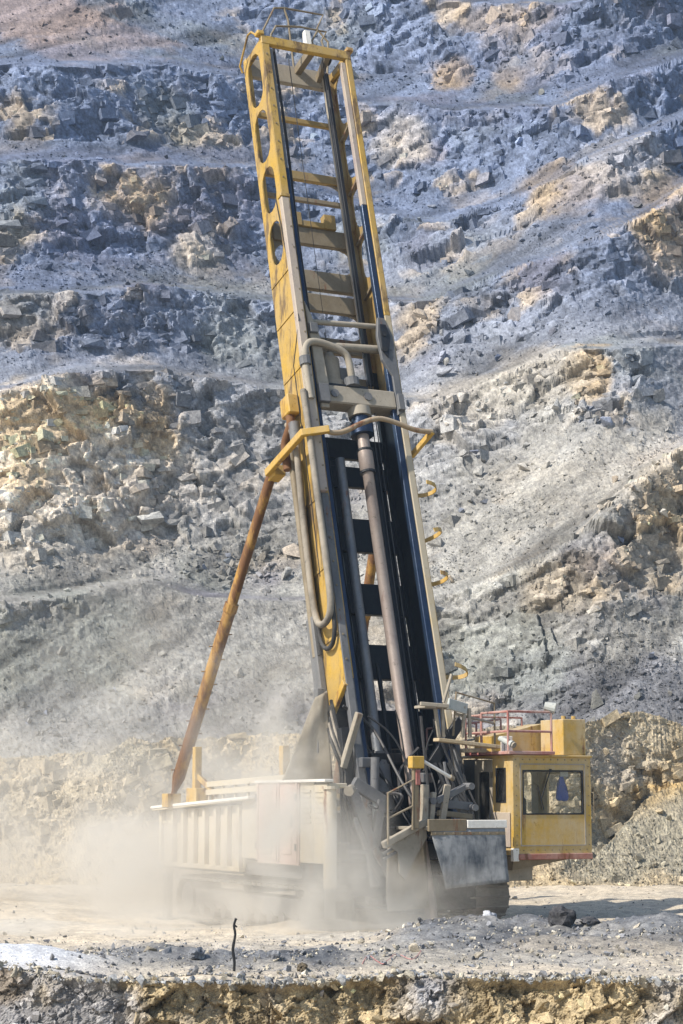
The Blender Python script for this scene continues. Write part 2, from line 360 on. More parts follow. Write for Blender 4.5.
# ------------------------------------------------------------------ earth bank at the back of the floor
def build_bank():
    cols = np.arange(-170, 855, 1.5); rows = np.arange(893, 690, -1.5)
    top = np.interp(cols, [-170, 0, 60, 100, 130, 200, 300, 440, 560, 600, 640, 665, 683, 850], [765, 757, 752, 756, 741, 740, 738, 728, 722, 718, 713, 716, 722, 716])
    nC, nR = len(cols), len(rows)
    q = np.stack([cols / 22, cols * 0, cols * 0], 1); top = top + (fbm(q, 4, 500) - .5) * 12
    Y = 55.0 + (fbm(np.stack([cols / 120, cols * 0, cols * 0], 1), 2, 503) - .5) * 2; Z = CAM_H + Y * ray_m(rows[0])
    P3 = np.zeros((nR, nC, 3)); K = np.zeros((nR, nC)); TOP = np.zeros((nR, nC))
    for j, row in enumerate(rows):
        if j:
            fr = (890 - row) / (890 - top)
            pile = np.interp(cols, [540, 585, 645, 683, 850], [892, 868, 803, 788, 770])       # gravel heap at the foot, right
            k = np.clip(sstep(.15, .55, fr), 0, 1); k = np.where(row > pile, 0, k)
            over = row < top; t = np.tan(np.radians(np.where(over, 1.0, 34 + 30 * k)))
            m = ray_m(row); Yn = np.where(over, Y, (Y * t - (Z - CAM_H)) / np.maximum(t - m, .05)); jump = ((row < pile) & (row + 1.5 >= pile)) * np.clip((cols - 560) / 60, 0, 1) * 1.6
            Yn = np.minimum(Yn + jump, 75)
            Zn = np.where(over, Z - .05, CAM_H + Yn * m); Yn = np.where(over, np.minimum(Yn + .6, 76), Yn); Y, Z = Yn, Zn
            K[j] = k; TOP[j] = over
        P3[j, :, 0] = ray_x(cols, row) * Y; P3[j, :, 1] = Y; P3[j, :, 2] = Z
    P = P3.reshape(-1, 3).astype(np.float32); k = K.ravel(); c = np.tile(cols, nR); r = np.repeat(rows, nC)
    warp = np.stack([fbm(P / 1.2, 3, 511), fbm(P / 1.2, 3, 521), fbm(P / 1.2, 3, 531)], 1) - .5
    b1, i1 = blocks(P + warp * .8, .9, 540, (1, 1, 1.2)); b2, i2 = blocks(P + warp * .3, .34, 550); b3, i3 = blocks(P + warp * .2, .16, 555)
    rk = k * sstep(.42, .6, fbm(P / 2.2, 3, 560))
    f1, f2, idt, _ = worley(P / .28, 570)
    d = (fbm(P / 3.5, 4, 575) - .5) * 1.5 + rk * (b1 * .4 + b2 * .12 + b3 * .03) + (1 - rk) * (b2 * .06 + b3 * .02 + (fbm(P / .8, 4, 580) - .5) * .34 + (.5 - f1) * .07 * (idt > .5))
    g = fbm(P / 1.4, 5, 590)
    cc = np.array([.37, .305, .205]) * (.72 + .5 * g)[:, None]
    hue = fbm(P / 2.5, 4, 595); h = sstep(.55, .75, hue)[:, None] * .5
    cc = cc * (1 - h) + np.array([.26, .245, .22]) * h
    cc = patches(c, r, fbm(P / 1.5, 3, 597), [(660, 800, 30, 14, (.42, .29, .12), .7), (610, 760, 40, 30, (.26, .25, .24), .6), (645, 740, 22, 30, (.43, .37, .27), .7),
                 (120, 760, 60, 16, (.28, .26, .2), .6), (650, 845, 90, 45, (.27, .255, .205), .8), (60, 800, 120, 60, (.36, .325, .26), .5)], cc)
    cc = np.clip(cc * (1 + rk * (i1 - .5) * .4 + (1 - rk) * (idt - .5) * .3)[:, None], .04, .6)
    sg = np.radians(34 + 30 * k); nrm = np.stack([0 * k, -np.sin(sg), np.cos(sg)], 1)
    edge = sstep(893, 880, r) * (1 - .9 * TOP.ravel()); d = blur(d, nR, nC) + (rng.random(len(d)) - .5) * .06; cc = cc * (1 + (rng.random(len(d)) - .5) * .25)[:, None]
    D = P + nrm * (d * edge)[:, None] * .8
    o = link('earth_bank', np_mesh('earth_bank', D, grid_faces(nR, nC)[:, ::-1], cc), M_BANK)
    props(o, 'low beige earth bank behind the drill rig at the foot of the pit wall', 'earth bank', None, 'structure')
    ok = (TOP.ravel() < .5) & (r < 890)
    w = ((1 - rk) * .35 + (r > 860) * 1.2 + np.exp(-((c - 640) / 60) ** 2 - ((r - 860) / 26) ** 2) * 1.5) * ok
    i = rng.choice(len(w), 4500, p=w / w.sum()); s = np.minimum(rng.pareto(2.4, len(i)) * 1.1 + .8, 4) / (F_PX / P[i, 1])
    rb = link('rubble', rubble_mesh('rubble', D[i] + nrm[i] * (s * .2)[:, None], s, np.clip(cc[i] * rng.uniform(.7, 1.5, (len(i), 1)), .05, .6)), M_STONE, o); rb['kind'] = 'stuff'
    wf = (rk + .1) * ok; i = rng.choice(len(w), 1800, p=wf / wf.sum()); s = np.minimum(rng.pareto(1.9, len(i)) * 1.6 + 1.6, 11) / (F_PX / P[i, 1])
    rb = link('fractured_blocks', rubble_mesh('fractured_blocks', D[i] - nrm[i] * (s * .45)[:, None], s, np.clip(cc[i] * rng.uniform(.75, 1.35, (len(i), 1)), .05, .6), BLOCKS, joint_rot), M_BANK, o); rb['kind'] = 'stuff'
    i = rng.choice(len(w), 45, p=w / w.sum()); s = rng.uniform(4, 7, len(i)) / (F_PX / P[i, 1])
    stone_objects('stone', o, D[i] + nrm[i] * (s * .3)[:, None], s, np.clip(cc[i] * rng.uniform(1., 1.6, (len(i), 1)), .06, .55), M_STONE)
build_bank()

# ------------------------------------------------------------------ quarry floor, broken edge in front, lower ground
def lip_y(x):
    x = np.asarray(x, float); return 26.2 + .2 * np.sin(x * .9 + .6) - .03 * x + (fbm(np.stack([x * 1.6, 0 * x, 0 * x], 1), 4, 590) - .5) * .7
def floor_h(x, y):
    n = len(x); p = np.stack([x, y, np.zeros(n)], 1)
    h = (fbm(p / 4, 3, 600) - .5) * .22
    h = h - .42 * np.exp(-((x + 3.6) / 3.2) ** 2 - ((y - 44.5) / 6) ** 2)                      # hollow under the back end of the rig
    mound = np.exp(-((y - 32.0 - .2 * x) / 3.0) ** 2) * sstep(-.2, 2.0, x)                     # cuttings heap, right
    mound2 = np.exp(-((y - 28.6) / 1.0) ** 2) * sstep(-4.2, -3, x) * sstep(1.0, -.6, x)
    powder = np.exp(-((y - 27.4) / 1.1) ** 2) * sstep(-2.7, -4.4, x)
    h = h + mound * (.12 + .5 * fbm(p / 1.1, 4, 610)) + mound2 * (.02 + .3 * fbm(p / .7, 4, 620)) + powder * .36
    tr = np.abs(np.sin((x * .25 + y) * 1.9 + 2.2 * fbm(p / 5, 2, 640)))
    h = h + (1 - mound) * (.06 * tr + (fbm(p / .9, 4, 630) - .5) * .2)
    return h, mound, mound2, powder
def build_floor():
    t = np.linspace(0, 1, 430); xs = np.linspace(-1, 1, 540)
    U, Vv = np.meshgrid(xs, t)
    u, v = U.ravel(), Vv.ravel()
    y = 1 / (1 / 26.2 * (1 - v) + 1 / 64.0 * v); x = u * y * .27
    y = y + (lip_y(x) - 26.2) * (1 - v) ** 3
    y = y + (v < .0005) * 0
    h, mo, mo2, po = floor_h(x, y); p = np.stack([x, y, h * 0], 1).astype(np.float32)
    f1, f2, idc, cv = worley(p / .26, 650)
    peb = np.maximum(0, .42 - f1) * (idc > .62) * .08
    rubm = np.clip(mo * 1.1 + mo2, 0, 1)
    f1b, f2b, idb, _ = worley(p / .5, 660)
    h2 = h + peb * (.4 + rubm) + rubm * (np.maximum(0, .45 - f1b) * .07 * (idb > .4) + (fbm(p / .25, 3, 665) - .5) * .16)
    g = fbm(p / 1.1, 5, 670); g2 = fbm(p * np.array([.35, 1.6, 1]), 4, 675)
    cc = np.array([.52, .455, .36]) * (.74 + .3 * g + .22 * g2)[:, None]
    k = (sstep(.5, .68, fbm(p / 2.2 * np.array([.6, 1, 1]), 4, 680)) * .6)[:, None]; cc = cc * (1 - k) + np.array([.36, .345, .31]) * k
    far = sstep(38, 44, y)[:, None] * .5; cc = cc * (1 - far) + np.array([.53, .45, .335]) * far
    k = np.clip(rubm * (1.0 + 1.2 * (g - .45)), 0, 1)[:, None]; cc = cc * (1 - k) + np.array([.10, .107, .12]) * (.7 + .6 * idb)[:, None] * k
    near = np.exp(-((y - 30.5) / 4.5) ** 2)[:, None] * .4 * sstep(.4, .6, fbm(p / 1.6, 4, 690))[:, None]; cc = cc * (1 - near) + np.array([.29, .29, .29]) * near
    k = np.clip(po * 1.3, 0, 1)[:, None] * .85; cc = cc * (1 - k) + np.array([.55, .58, .63]) * k
    grey_spot = (np.exp(-((x - 1.6) / .9) ** 2 - ((y - 38.0) / .8) ** 2) * .5)[:, None]; cc = cc * (1 - grey_spot) + np.array([.3, .3, .31]) * grey_spot  # soft grey spot on the floor at the rig's front foot
    cc = np.clip(cc * (1 + (idc - .5) * .22)[:, None], .04, .7)
    o = link('quarry_floor', np_mesh('quarry_floor', np.stack([x, y, h2], 1), grid_faces(430, 540), cc, True), M_FLOOR)
    props(o, 'pale dusty quarry floor strewn with broken stone', 'ground', None, 'structure')
    # rubble on it
    n = 90000
    yy = 1 / (1 / 26.6 * (1 - rng.random(n)) + 1 / 54. * rng.random(n)); yy = np.clip(yy, 26.6, 54); xx = rng.uniform(-1, 1, n) * yy * .22
    hh, mo, mo2, po = floor_h(xx, yy)
    w = .05 + np.clip(mo + mo2, 0, 1) * 1.2 + .25 * np.exp(-((yy - 30) / 3.5) ** 2) * (1 - po); w = w * (yy > lip_y(xx) + .3)
    i = rng.choice(n, 17000, p=w / w.sum(), replace=False); s = np.minimum(rng.pareto(2.6, len(i)) * .016 + .010, .07)
    cs = np.where(rng.random((len(i), 1)) < .62, np.array([[.17, .175, .19]]), np.array([[.40, .37, .31]])) * rng.uniform(.5, 1.6, (len(i), 1))
    rb = link('rubble', rubble_mesh('rubble', np.stack([xx[i], yy[i], hh[i] + s * .25], 1), s, np.clip(cs, .05, .65)), M_STONE, o); rb['kind'] = 'stuff'
    i = rng.choice(n, 70, p=w / w.sum(), replace=False); s = rng.uniform(.06, .13, len(i))
    cs = np.where(rng.random((len(i), 1)) < .6, np.array([[.19, .195, .21]]), np.array([[.42, .38, .31]])) * rng.uniform(.7, 1.5, (len(i), 1))
    stone_objects('stone', o, np.stack([xx[i], yy[i], hh[i] + s * .3], 1), s, np.clip(cs, .06, .6), M_STONE)
build_floor()
def build_cut():
    xs = np.arange(-9.5, 9.5, .022); ts = np.linspace(0, 1, 110); Xg, Tg = np.meshgrid(xs, ts)
    x, t = Xg.ravel(), Tg.ravel(); n = len(x)
    h0 = floor_h(x, lip_y(x))[0]
    y = lip_y(x) + .02 - .9 * np.clip(t - .02, 0, 1) ** 1.2; z = h0 * (1 - t) - .01 - 1.9 * t
    P = np.stack([x, y, z], 1).astype(np.float32)
    warp = np.stack([fbm(P / .5, 3, 711), fbm(P / .5, 3, 721), fbm(P / .5, 3, 731)], 1) - .5
    b1, i1 = blocks(P + warp * .15, .55, 740, (.8, 1, 1.3)); b2, i2 = blocks(P + warp * .05, .2, 750, (.9, 1, 1.2)); f1, f2, i3, _ = worley(P / .11, 760)
    d = (fbm(P / 1.3, 3, 765) - .5) * .5 + b1 * .17 + b2 * .075 + (.5 - f1) * .06 * (i3 > .4) + (fbm(P / .35, 4, 767) - .5) * .22 + (rng.random(n) - .5) * .02 - .1 * sstep(.6, .8, fbm(P / .6, 2, 768))
    g = fbm(P / .7, 5, 770)
    cc = np.array([.36, .29, .18]) * (.6 + .7 * g)[:, None]
    k = (sstep(.45, .7, fbm(P / 1.1, 4, 775) - .06 + .16 * sstep(1., -3., x))[:, None]) * .7; cc = cc * (1 - k) + np.array([.24, .26, .31]) * k
    k = (sstep(.6, .75, fbm(P / .8 + 30, 4, 777))[:, None]) * .6; cc = cc * (1 - k) + np.array([.2, .15, .09]) * k
    cc = np.clip(cc * (1 + (i2 - .5) * .6 + (i1 - .5) * .3)[:, None], .04, .6)
    e = sstep(0, .06, t)
    D = P + np.stack([0 * x, -np.ones(n), .25 * np.ones(n)], 1) * (d * e)[:, None]
    o = link('cut_face', np_mesh('cut_face', D, grid_faces(110, len(xs))[:, ::-1], cc), M_CUT)
    props(o, 'crumbling ochre and grey face of the cut at the front edge of the floor', 'ground edge', None, 'structure')
    xi = rng.uniform(-8, 8, 2600); si = np.minimum(rng.pareto(2.0, 2600) * .022 + .015, .11); yi = lip_y(xi) + rng.normal(0, .12, 2600); hi = floor_h(xi, yi)[0]
    ci = np.array([.34, .31, .25]) * rng.uniform(.5, 1.6, (2600, 1)); ci[rng.random(2600) < .4] *= np.array([.75, .85, 1.1])
    rb = link('rubble', rubble_mesh('rubble', np.stack([xi, yi, hi + .0 * si], 1), si, np.clip(ci, .04, .6)), M_CUT, o); rb['kind'] = 'stuff'
    i = rng.choice(n, 4200); s = np.minimum(rng.pareto(2.2, len(i)) * .025 + .018, .09)
    cs = np.clip(cc[i] * rng.uniform(.8, 1.7, (len(i), 1)), .05, .6)
    rb = link('rubble', rubble_mesh('rubble', D[i], s, cs), M_CUT, o); rb['kind'] = 'stuff'
    i = rng.choice(np.nonzero((t < .5) & (t > .05) & (np.abs(x) < 5.2))[0], 70); s = rng.uniform(.07, .15, len(i))
    stone_objects('stone', o, D[i], s, np.clip(cc[i] * rng.uniform(1., 1.7, (len(i), 1)), .06, .55), M_CUT)
build_cut()
g = np.linspace(-1, 1, 60); gx, gy = np.meshgrid(g * 85, 40 + g * 85); gp = np.stack([gx.ravel(), gy.ravel(), -2.0 + 0 * gx.ravel()], 1)
gp[:, 2] += (fbm(gp / 9, 3, 800) - .5) * .5
gnd = link('ground', np_mesh('ground', gp, grid_faces(60, 60), np.tile([.38, .34, .28], (3600, 1)), True), M_FLOOR)
props(gnd, 'lower quarry ground in front of the cut', 'ground', None, 'structure')

# ================================================================== DRILL RIG
YAW, PHI, OZ = math.radians(26.4), math.radians(16.2), 0.53
SPH, CPH = math.sin(PHI), math.cos(PHI)
def mp(r, u, n): return Vector((r, u * SPH - n * CPH, OZ + u * CPH + n * SPH))     # mast (across, along, out of its open face) -> rig
UP = Vector((0, SPH, CPH)); NV = Vector((0, -CPH, SPH)); RV = Vector((1, 0, 0)); ZV = Vector((0, 0, 1)); BV = Vector((0, 1, 0))

def paint(name, col, dust=(.44, .40, .33), dustiness=.35, rust=0.0, rough=.55, metal=0.0, scale=1.0, streak=.5, rustcol=(.16, .065, .03)):
    m, nt, b = new_mat(name)
    tc = N(nt, 'ShaderNodeTexCoord'); mpn = N(nt, 'ShaderNodeMapping'); mpn.inputs['Scale'].default_value = (1, 1, .22)
    nt.links.new(tc.outputs['Object'], mpn.inputs[0])
    n1 = noise_tex(nt, tc.outputs['Object'], 1.3 * scale, 8, .65); n2 = noise_tex(nt, mpn.outputs[0], 5.5 * scale, 7, .7); n3 = noise_tex(nt, tc.outputs['Object'], 14 * scale, 5, .7)
    c4 = tuple(col) + (1,)
    v = ramp(nt, n3.outputs[0], [(.3, tuple(x * .86 for x in col) + (1,)), (.7, tuple(min(1, x * 1.1) for x in col) + (1,))]).outputs[0]
    add = N(nt, 'ShaderNodeMath', operation='MULTIPLY_ADD'); nt.links.new(n2.outputs[0], add.inputs[0]); add.inputs[1].default_value = streak; nt.links.new(n1.outputs[0], add.inputs[2])
    mid = .5 + .5 * streak
    # dust settles on what faces up
    ge = N(nt, 'ShaderNodeNewGeometry'); sx = N(nt, 'ShaderNodeSeparateXYZ'); nt.links.new(ge.outputs['Normal'], sx.inputs[0])
    up = N(nt, 'ShaderNodeMath', operation='MULTIPLY_ADD'); nt.links.new(sx.outputs[2], up.inputs[0]); up.inputs[1].default_value = .18; nt.links.new(add.outputs[0], up.inputs[2])
    lo = mid + .22 - dustiness * .55
    f = ramp(nt, up.outputs[0], [(max(0, lo - .16), (0, 0, 0, 1)), (min(1, lo + .2), (min(1, dustiness * 1.5),) * 3 + (1,))]).outputs[0]
    c = mixc(nt, f, v, tuple(dust) + (1,))
    if rust > 0:
        n4 = noise_tex(nt, mpn.outputs[0], 2.3 * scale, 9, .72)
        rf = ramp(nt, n4.outputs[0], [(.66 - rust * .3, (0, 0, 0, 1)), (.72 - rust * .26, (.92, .92, .92, 1))]).outputs[0]
        c = mixc(nt, rf, c, tuple(rustcol) + (1,))
    n5 = noise_tex(nt, tc.outputs['Object'], 6.5 * scale, 9, .8); chip = ramp(nt, n5.outputs[0], [(.60, (0, 0, 0, 1)), (.63, (.75, .75, .75, 1))]).outputs[0]
    c = mixc(nt, chip, c, tuple(x * .38 + .01 for x in col) + (1,))
    nt.links.new(c, b.inputs['Base Color'])
    b.inputs['Roughness'].default_value = rough; b.inputs['Metallic'].default_value = metal
    b.inputs['Specular IOR Level'].default_value = .3
    bp = N(nt, 'ShaderNodeBump'); bp.inputs['Strength'].default_value = .25; bp.inputs['Distance'].default_value = .02
    nt.links.new(n3.outputs[0], bp.inputs['Height']); nt.links.new(bp.outputs[0], b.inputs['Normal'])
    return m
Y_ = (.62, .36, .055)
M_YEL = paint('mast_yellow_paint', (.44, .275, .04), (.36, .27, .15), .42, .48, .5, rustcol=(.13, .085, .045))
M_CABY = paint('cab_yellow_paint', (.44, .265, .022), (.46, .39, .28), .50, .26, .45)
M_LEMON = paint('fitting_yellow_paint', (.46, .28, .04), (.42, .36, .26), .35, .3, .6)
M_RUSTY = paint('rusty_yellow_paint', (.36, .20, .045), (.30, .23, .15), .25, .8, .75, rustcol=(.13, .06, .03))
M_CREAM = paint('dusty_cream_paint', (.47, .40, .26), (.47, .42, .34), .6, .15, .7)
M_WHITE = paint('white_paint', (.72, .71, .68), (.55, .51, .44), .35, .08, .6)
M_PINK = paint('faded_pink_panel', (.50, .33, .30), (.48, .42, .36), .5, .08, .7)
M_RED = paint('red_rail_paint', (.30, .085, .075), (.44, .33, .29), .5, .25, .7)
M_GREY = paint('dusty_grey_steel', (.10, .105, .115), (.24, .23, .22), .32, .22, .6)
M_BEIGE = paint('beige_dusted_steel', (.25, .22, .175), (.38, .34, .28), .45, .22, .7)
M_LILAC = paint('worn_lilac_channel', (.30, .25, .24), (.42, .36, .28), .5, .2, .6)
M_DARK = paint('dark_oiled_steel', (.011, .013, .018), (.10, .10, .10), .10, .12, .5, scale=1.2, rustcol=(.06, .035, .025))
M_BROWN = paint('brown_grimed_beam', (.17, .135, .085), (.30, .26, .20), .35, .3, .6)
M_BROWNY = paint('grimed_yellow_paint', (.30, .20, .06), (.26, .22, .16), .35, .3, .6)
M_RAIL = paint('blued_guide_rail', (.016, .032, .07), (.10, .12, .15), .2, .0, .3, .4)
M_PIPE = paint('drill_pipe_steel', (.27, .22, .20), (.38, .33, .29), .35, .3, .45, .25, rustcol=(.22, .15, .13))
M_PIPE2 = paint('spare_pipe_steel', (.12, .135, .16), (.36, .34, .31), .3, .1, .45, .25)
M_HOSE = paint('grey_rubber_hose', (.11, .10, .09), (.36, .32, .26), .5, 0, .8)
M_BLACK = paint('black_rubber', (.016, .017, .02), (.2, .19, .17), .15, 0, .7)
M_SKIRT = paint('rubber_skirt', (.04, .052, .07), (.32, .33, .34), .5, 0, .75, streak=.7, scale=1.8)
M_TARP = paint('dust_sheet_canvas', (.19, .16, .115), (.33, .29, .23), .45, 0, .9, scale=2.0)
M_WOOD = paint('weathered_plank', (.40, .31, .19), (.46, .41, .33), .35, .1, .85)
M_CLOTH = paint('blue_cloth', (.012, .09, .50), (.05, .12, .4), .1, 0, .9)
M_INNER = paint('cab_lining', (.42, .40, .35), (.5, .46, .4), .3, 0, .8)
M_LAMP = paint('grey_white_casing', (.36, .39, .38), (.5, .48, .44), .3, .05, .4)
M_CABLE = paint('wire_rope', (.035, .035, .038), (.16, .15, .14), .2, 0, .5)
M_RROPE = paint('pink_red_line', (.42, .10, .11), (.45, .3, .28), .45, 0, .8)
gm, gnt, gb = new_mat('window_glass'); gnt.nodes.remove(gb)
g_o = gnt.nodes['Material Output']; g_t = N(gnt, 'ShaderNodeBsdfTransparent'); g_g = N(gnt, 'ShaderNodeBsdfGlossy'); g_m = N(gnt, 'ShaderNodeMixShader')
g_d = N(gnt, 'ShaderNodeBsdfDiffuse'); g_d.inputs[0].default_value = (.45, .43, .4, 1); g_m2 = N(gnt, 'ShaderNodeMixShader')
g_t.inputs[0].default_value = (.95, .97, .98, 1); g_g.inputs['Roughness'].default_value = .04; g_g.inputs[0].default_value = (.9, .9, .9, 1)
g_f = N(gnt, 'ShaderNodeFresnel'); g_f.inputs[0].default_value = 1.5
gtc = N(gnt, 'ShaderNodeTexCoord'); gno = noise_tex(gnt, gtc.outputs['Object'], 3, 6, .7); gr_ = ramp(gnt, gno.outputs[0], [(.4, (.01,) * 3 + (1,)), (.75, (.10,) * 3 + (1,))])
gnt.links.new(g_f.outputs[0], g_m.inputs[0]); gnt.links.new(g_t.outputs[0], g_m.inputs[1]); gnt.links.new(g_g.outputs[0], g_m.inputs[2])
gnt.links.new(gr_.outputs[0], g_m2.inputs[0]); gnt.links.new(g_m.outputs[0], g_m2.inputs[1]); gnt.links.new(g_d.outputs[0], g_m2.inputs[2]); gnt.links.new(g_m2.outputs[0], g_o.inputs[0])
M_GLASS = gm

rig = bpy.data.objects.new('drill_rig', None); COL.objects.link(rig)
rig.location = (1.44 * 1.2, 32.27 * 1.2, 0); rig.rotation_euler = (0, 0, YAW); rig.empty_display_size = .5
props(rig, 'yellow rotary drill rig with a tall leaning lattice mast, standing in dust', 'drill rig')

class MB:
    def __init__(s): s.V, s.F = [], []
    def beam(s, p0, p1, w, h, ref=None, w1=None, h1=None):
        p0, p1 = Vector(p0), Vector(p1); d = (p1 - p0).normalized()
        ref = Vector(ref) if ref is not None else (ZV if abs(d.z) < .9 else RV)
        x = (ref - d * ref.dot(d)).normalized(); y = d.cross(x); i = len(s.V)     # w runs along ref, h across it
        for p, a, b in ((p0, w, h), (p1, w1 or w, h1 or h)):
            for sx, sy in ((-1, -1), (1, -1), (1, 1), (-1, 1)): s.V.append(p + x * sx * a / 2 + y * sy * b / 2)
        s.F += [(i + 3, i + 2, i + 1, i), (i + 4, i + 5, i + 6, i + 7)] + [(i + k, i + (k + 1) % 4, i + 4 + (k + 1) % 4, i + 4 + k) for k in range(4)]
        return s
    def box(s, x0, x1, y0, y1, z0, z1):
        return s.beam((x0, (y0 + y1) / 2, (z0 + z1) / 2), (x1, (y0 + y1) / 2, (z0 + z1) / 2), z1 - z0, y1 - y0, ZV)
    def mbox(s, r0, r1, u0, u1, n0, n1):
        return s.beam(mp((r0 + r1) / 2, u0, (n0 + n1) / 2), mp((r0 + r1) / 2, u1, (n0 + n1) / 2), r1 - r0, n1 - n0, RV)
    def tube(s, pts, rad, k=8, closed_ends=True):
        pts = [Vector(p) for p in pts]; n = len(pts); rads = rad if isinstance(rad, (list, tuple)) else [rad] * n
        t = (pts[1] - pts[0]).normalized(); x = t.orthogonal().normalized(); i0 = len(s.V)
        for j in range(n):
            t = ((pts[min(j + 1, n - 1)] - pts[j]).normalized() + (pts[j] - pts[max(j - 1, 0)]).normalized())
            if t.length < 1e-6: t = pts[min(j + 1, n - 1)] - pts[max(j - 1, 0)]
            t.normalize(); x = (x - t * x.dot(t)).normalized(); y = t.cross(x)
            for q in range(k):
                a = 2 * math.pi * q / k; s.V.append(pts[j] + (x * math.cos(a) + y * math.sin(a)) * rads[j])
        for j in range(n - 1):
            for q in range(k):
                a, b = i0 + j * k + q, i0 + j * k + (q + 1) % k; s.F.append((a, b, b + k, a + k))
        if closed_ends: s.F += [tuple(i0 + q for q in reversed(range(k))), tuple(i0 + (n - 1) * k + q for q in range(k))]
        return s
    def prism(s, pts, off):
        """flat outline given as 3D points, thickened by the vector off"""
        pts = [Vector(p) for p in pts]; off = Vector(off); n = len(pts); i = len(s.V); s.V += pts + [p + off for p in pts]
        s.F += [tuple(range(i + n - 1, i - 1, -1)), tuple(range(i + n, i + 2 * n))] + [(i + k, i + (k + 1) % n, i + n + (k + 1) % n, i + n + k) for k in range(n)]
        return s
    def ringplate(s, outer, inner, off):
        """plate between an outer outline and a hole with the same number of points"""
        off = Vector(off); n = len(outer); i = len(s.V)
        s.V += [Vector(p) for p in outer] + [Vector(p) for p in inner] + [Vector(p) + off for p in outer] + [Vector(p) + off for p in inner]
        for k in range(n):
            j = (k + 1) % n
            s.F += [(i + k, i + j, i + n + j, i + n + k), (i + 2 * n + j, i + 2 * n + k, i + 3 * n + k, i + 3 * n + j),
                    (i + n + k, i + n + j, i + 3 * n + j, i + 3 * n + k), (i + j, i + k, i + 2 * n + k, i + 2 * n + j)]
        return s
    def build(s, name, mat, parent=rig, bevel=0.0, smooth=False, label=None):
        me = bpy.data.meshes.new(name); me.from_pydata([tuple(v) for v in s.V], [], s.F)
        bm = bmesh.new(); bm.from_mesh(me); bmesh.ops.recalc_face_normals(bm, faces=bm.faces); bm.to_mesh(me); bm.free()
        if smooth: me.polygons.foreach_set('use_smooth', [True] * len(me.polygons))
        me.update(); o = link(name, me, mat, parent)
        if bevel > 0:
            b = o.modifiers.new('bevel', 'BEVEL'); b.width = bevel; b.segments = 1; b.limit_method = 'ANGLE'; b.angle_limit = math.radians(50)
        if smooth:
            try: me.set_sharp_from_angle(angle=math.radians(50))
            except Exception: pass
        if label: o['label'] = label
        return o
def curve(pts, per=5):
    """smooth line through points (Catmull-Rom)"""
    pts = [Vector(p) for p in pts]; out = []
    for i in range(len(pts) - 1):
        p0, p1, p2, p3 = pts[max(i - 1, 0)], pts[i], pts[i + 1], pts[min(i + 2, len(pts) - 1)]
        for k in range(per):
            t = k / per; out.append(.5 * ((2 * p1) + (p2 - p0) * t + (2 * p0 - 5 * p1 + 4 * p2 - p3) * t * t + (3 * p1 - p0 - 3 * p2 + p3) * t ** 3))
    return out + [pts[-1]]
def slot_cell(u0, u1, hl, hw, nc, d, seg=7):
    """outline of a plate cell and of the slot in it, as (u, n) pairs of equal count"""
    uc = (u0 + u1) / 2; ins = []
    for k in range(seg): a = math.pi * k / (seg - 1); ins.append((uc + hl - hw + hw * math.sin(a), nc - hw * math.cos(a)))
    for k in range(seg): a = math.pi * k / (seg - 1); ins.append((uc - hl + hw - hw * math.sin(a), nc + hw * math.cos(a)))
    out = []
    for (u, n) in ins:
        du, dn = u - uc, n - nc; hu, hn = (u1 - u0) / 2, d / 2
        s = 1 / max(abs(du) / hu, abs(dn) / hn); out.append((uc + du * s, -d / 2 + dn * s))
    for q, (cu, cn) in enumerate(((u1, -d), (u1, 0), (u0, 0), (u0, -d))):         # pull the nearest points into the corners
        k = min(range(len(out)), key=lambda j: (out[j][0] - cu) ** 2 + (out[j][1] - cn) ** 2); out[k] = (cu, cn)
    return out, ins

# ---- mast frame
HW, DP = 1.2, 1.1
m = MB()
m.mbox(-HW, -HW + .20, 4.6, 20.92, -.14, 0)
mast = m.build('mast', M_YEL, rig, .012)
M_RCH = paint('dusted_chord_paint', (.40, .31, .15), (.38, .34, .27), .6, .2, .6)
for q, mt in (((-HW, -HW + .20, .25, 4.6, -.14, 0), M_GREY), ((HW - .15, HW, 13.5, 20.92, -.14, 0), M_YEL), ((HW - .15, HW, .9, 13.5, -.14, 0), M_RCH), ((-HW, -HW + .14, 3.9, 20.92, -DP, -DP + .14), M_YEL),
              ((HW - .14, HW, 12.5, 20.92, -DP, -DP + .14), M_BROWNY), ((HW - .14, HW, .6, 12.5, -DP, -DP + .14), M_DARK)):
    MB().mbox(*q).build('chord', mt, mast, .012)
for r0, r1 in ((-HW + .15, -.02), (.6, HW - .15)):
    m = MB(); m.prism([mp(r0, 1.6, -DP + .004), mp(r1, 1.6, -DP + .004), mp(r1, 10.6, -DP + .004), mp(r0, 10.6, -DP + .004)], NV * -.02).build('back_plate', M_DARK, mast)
# side plates with slots
cells = [(20.80, 19.18, .72, .35), (19.18, 17.6, .70, .35), (17.6, 16.18, .60, .34), (16.18, 14.7, .56, .31)]
for side, lab in ((-1, None), (1, None)):
    m = MB(); x0 = side * (HW + .004); off = (-side * .03, 0, 0)
    for u1, u0, hl, hw in cells:
        o_, i_ = slot_cell(u0, u1, hl, hw, -DP * .52, DP - .01)
        m.ringplate([mp(x0, u, n - .005) for u, n in o_], [mp(x0, u, n) for u, n in i_], off)
    low = 4.05 if side < 0 else 1.2
    m.prism([mp(x0, 14.7, -.004), mp(x0, 14.7, -DP + .004), mp(x0, low - (.15 if side < 0 else 0), -DP + .004), mp(x0, low + (.45 if side < 0 else 0), -.004)], off)
    m.build('side_plate', M_YEL if side < 0 else M_BROWNY, mast)
m = MB()                                                     # yellow stiffener along the cut bottom of the left plate
m.beam(mp(-HW - .03, 3.86, -DP), mp(-HW - .03, 4.5, .02), .16, .10, UP).build('plate_edge', M_LEMON, mast, .01)
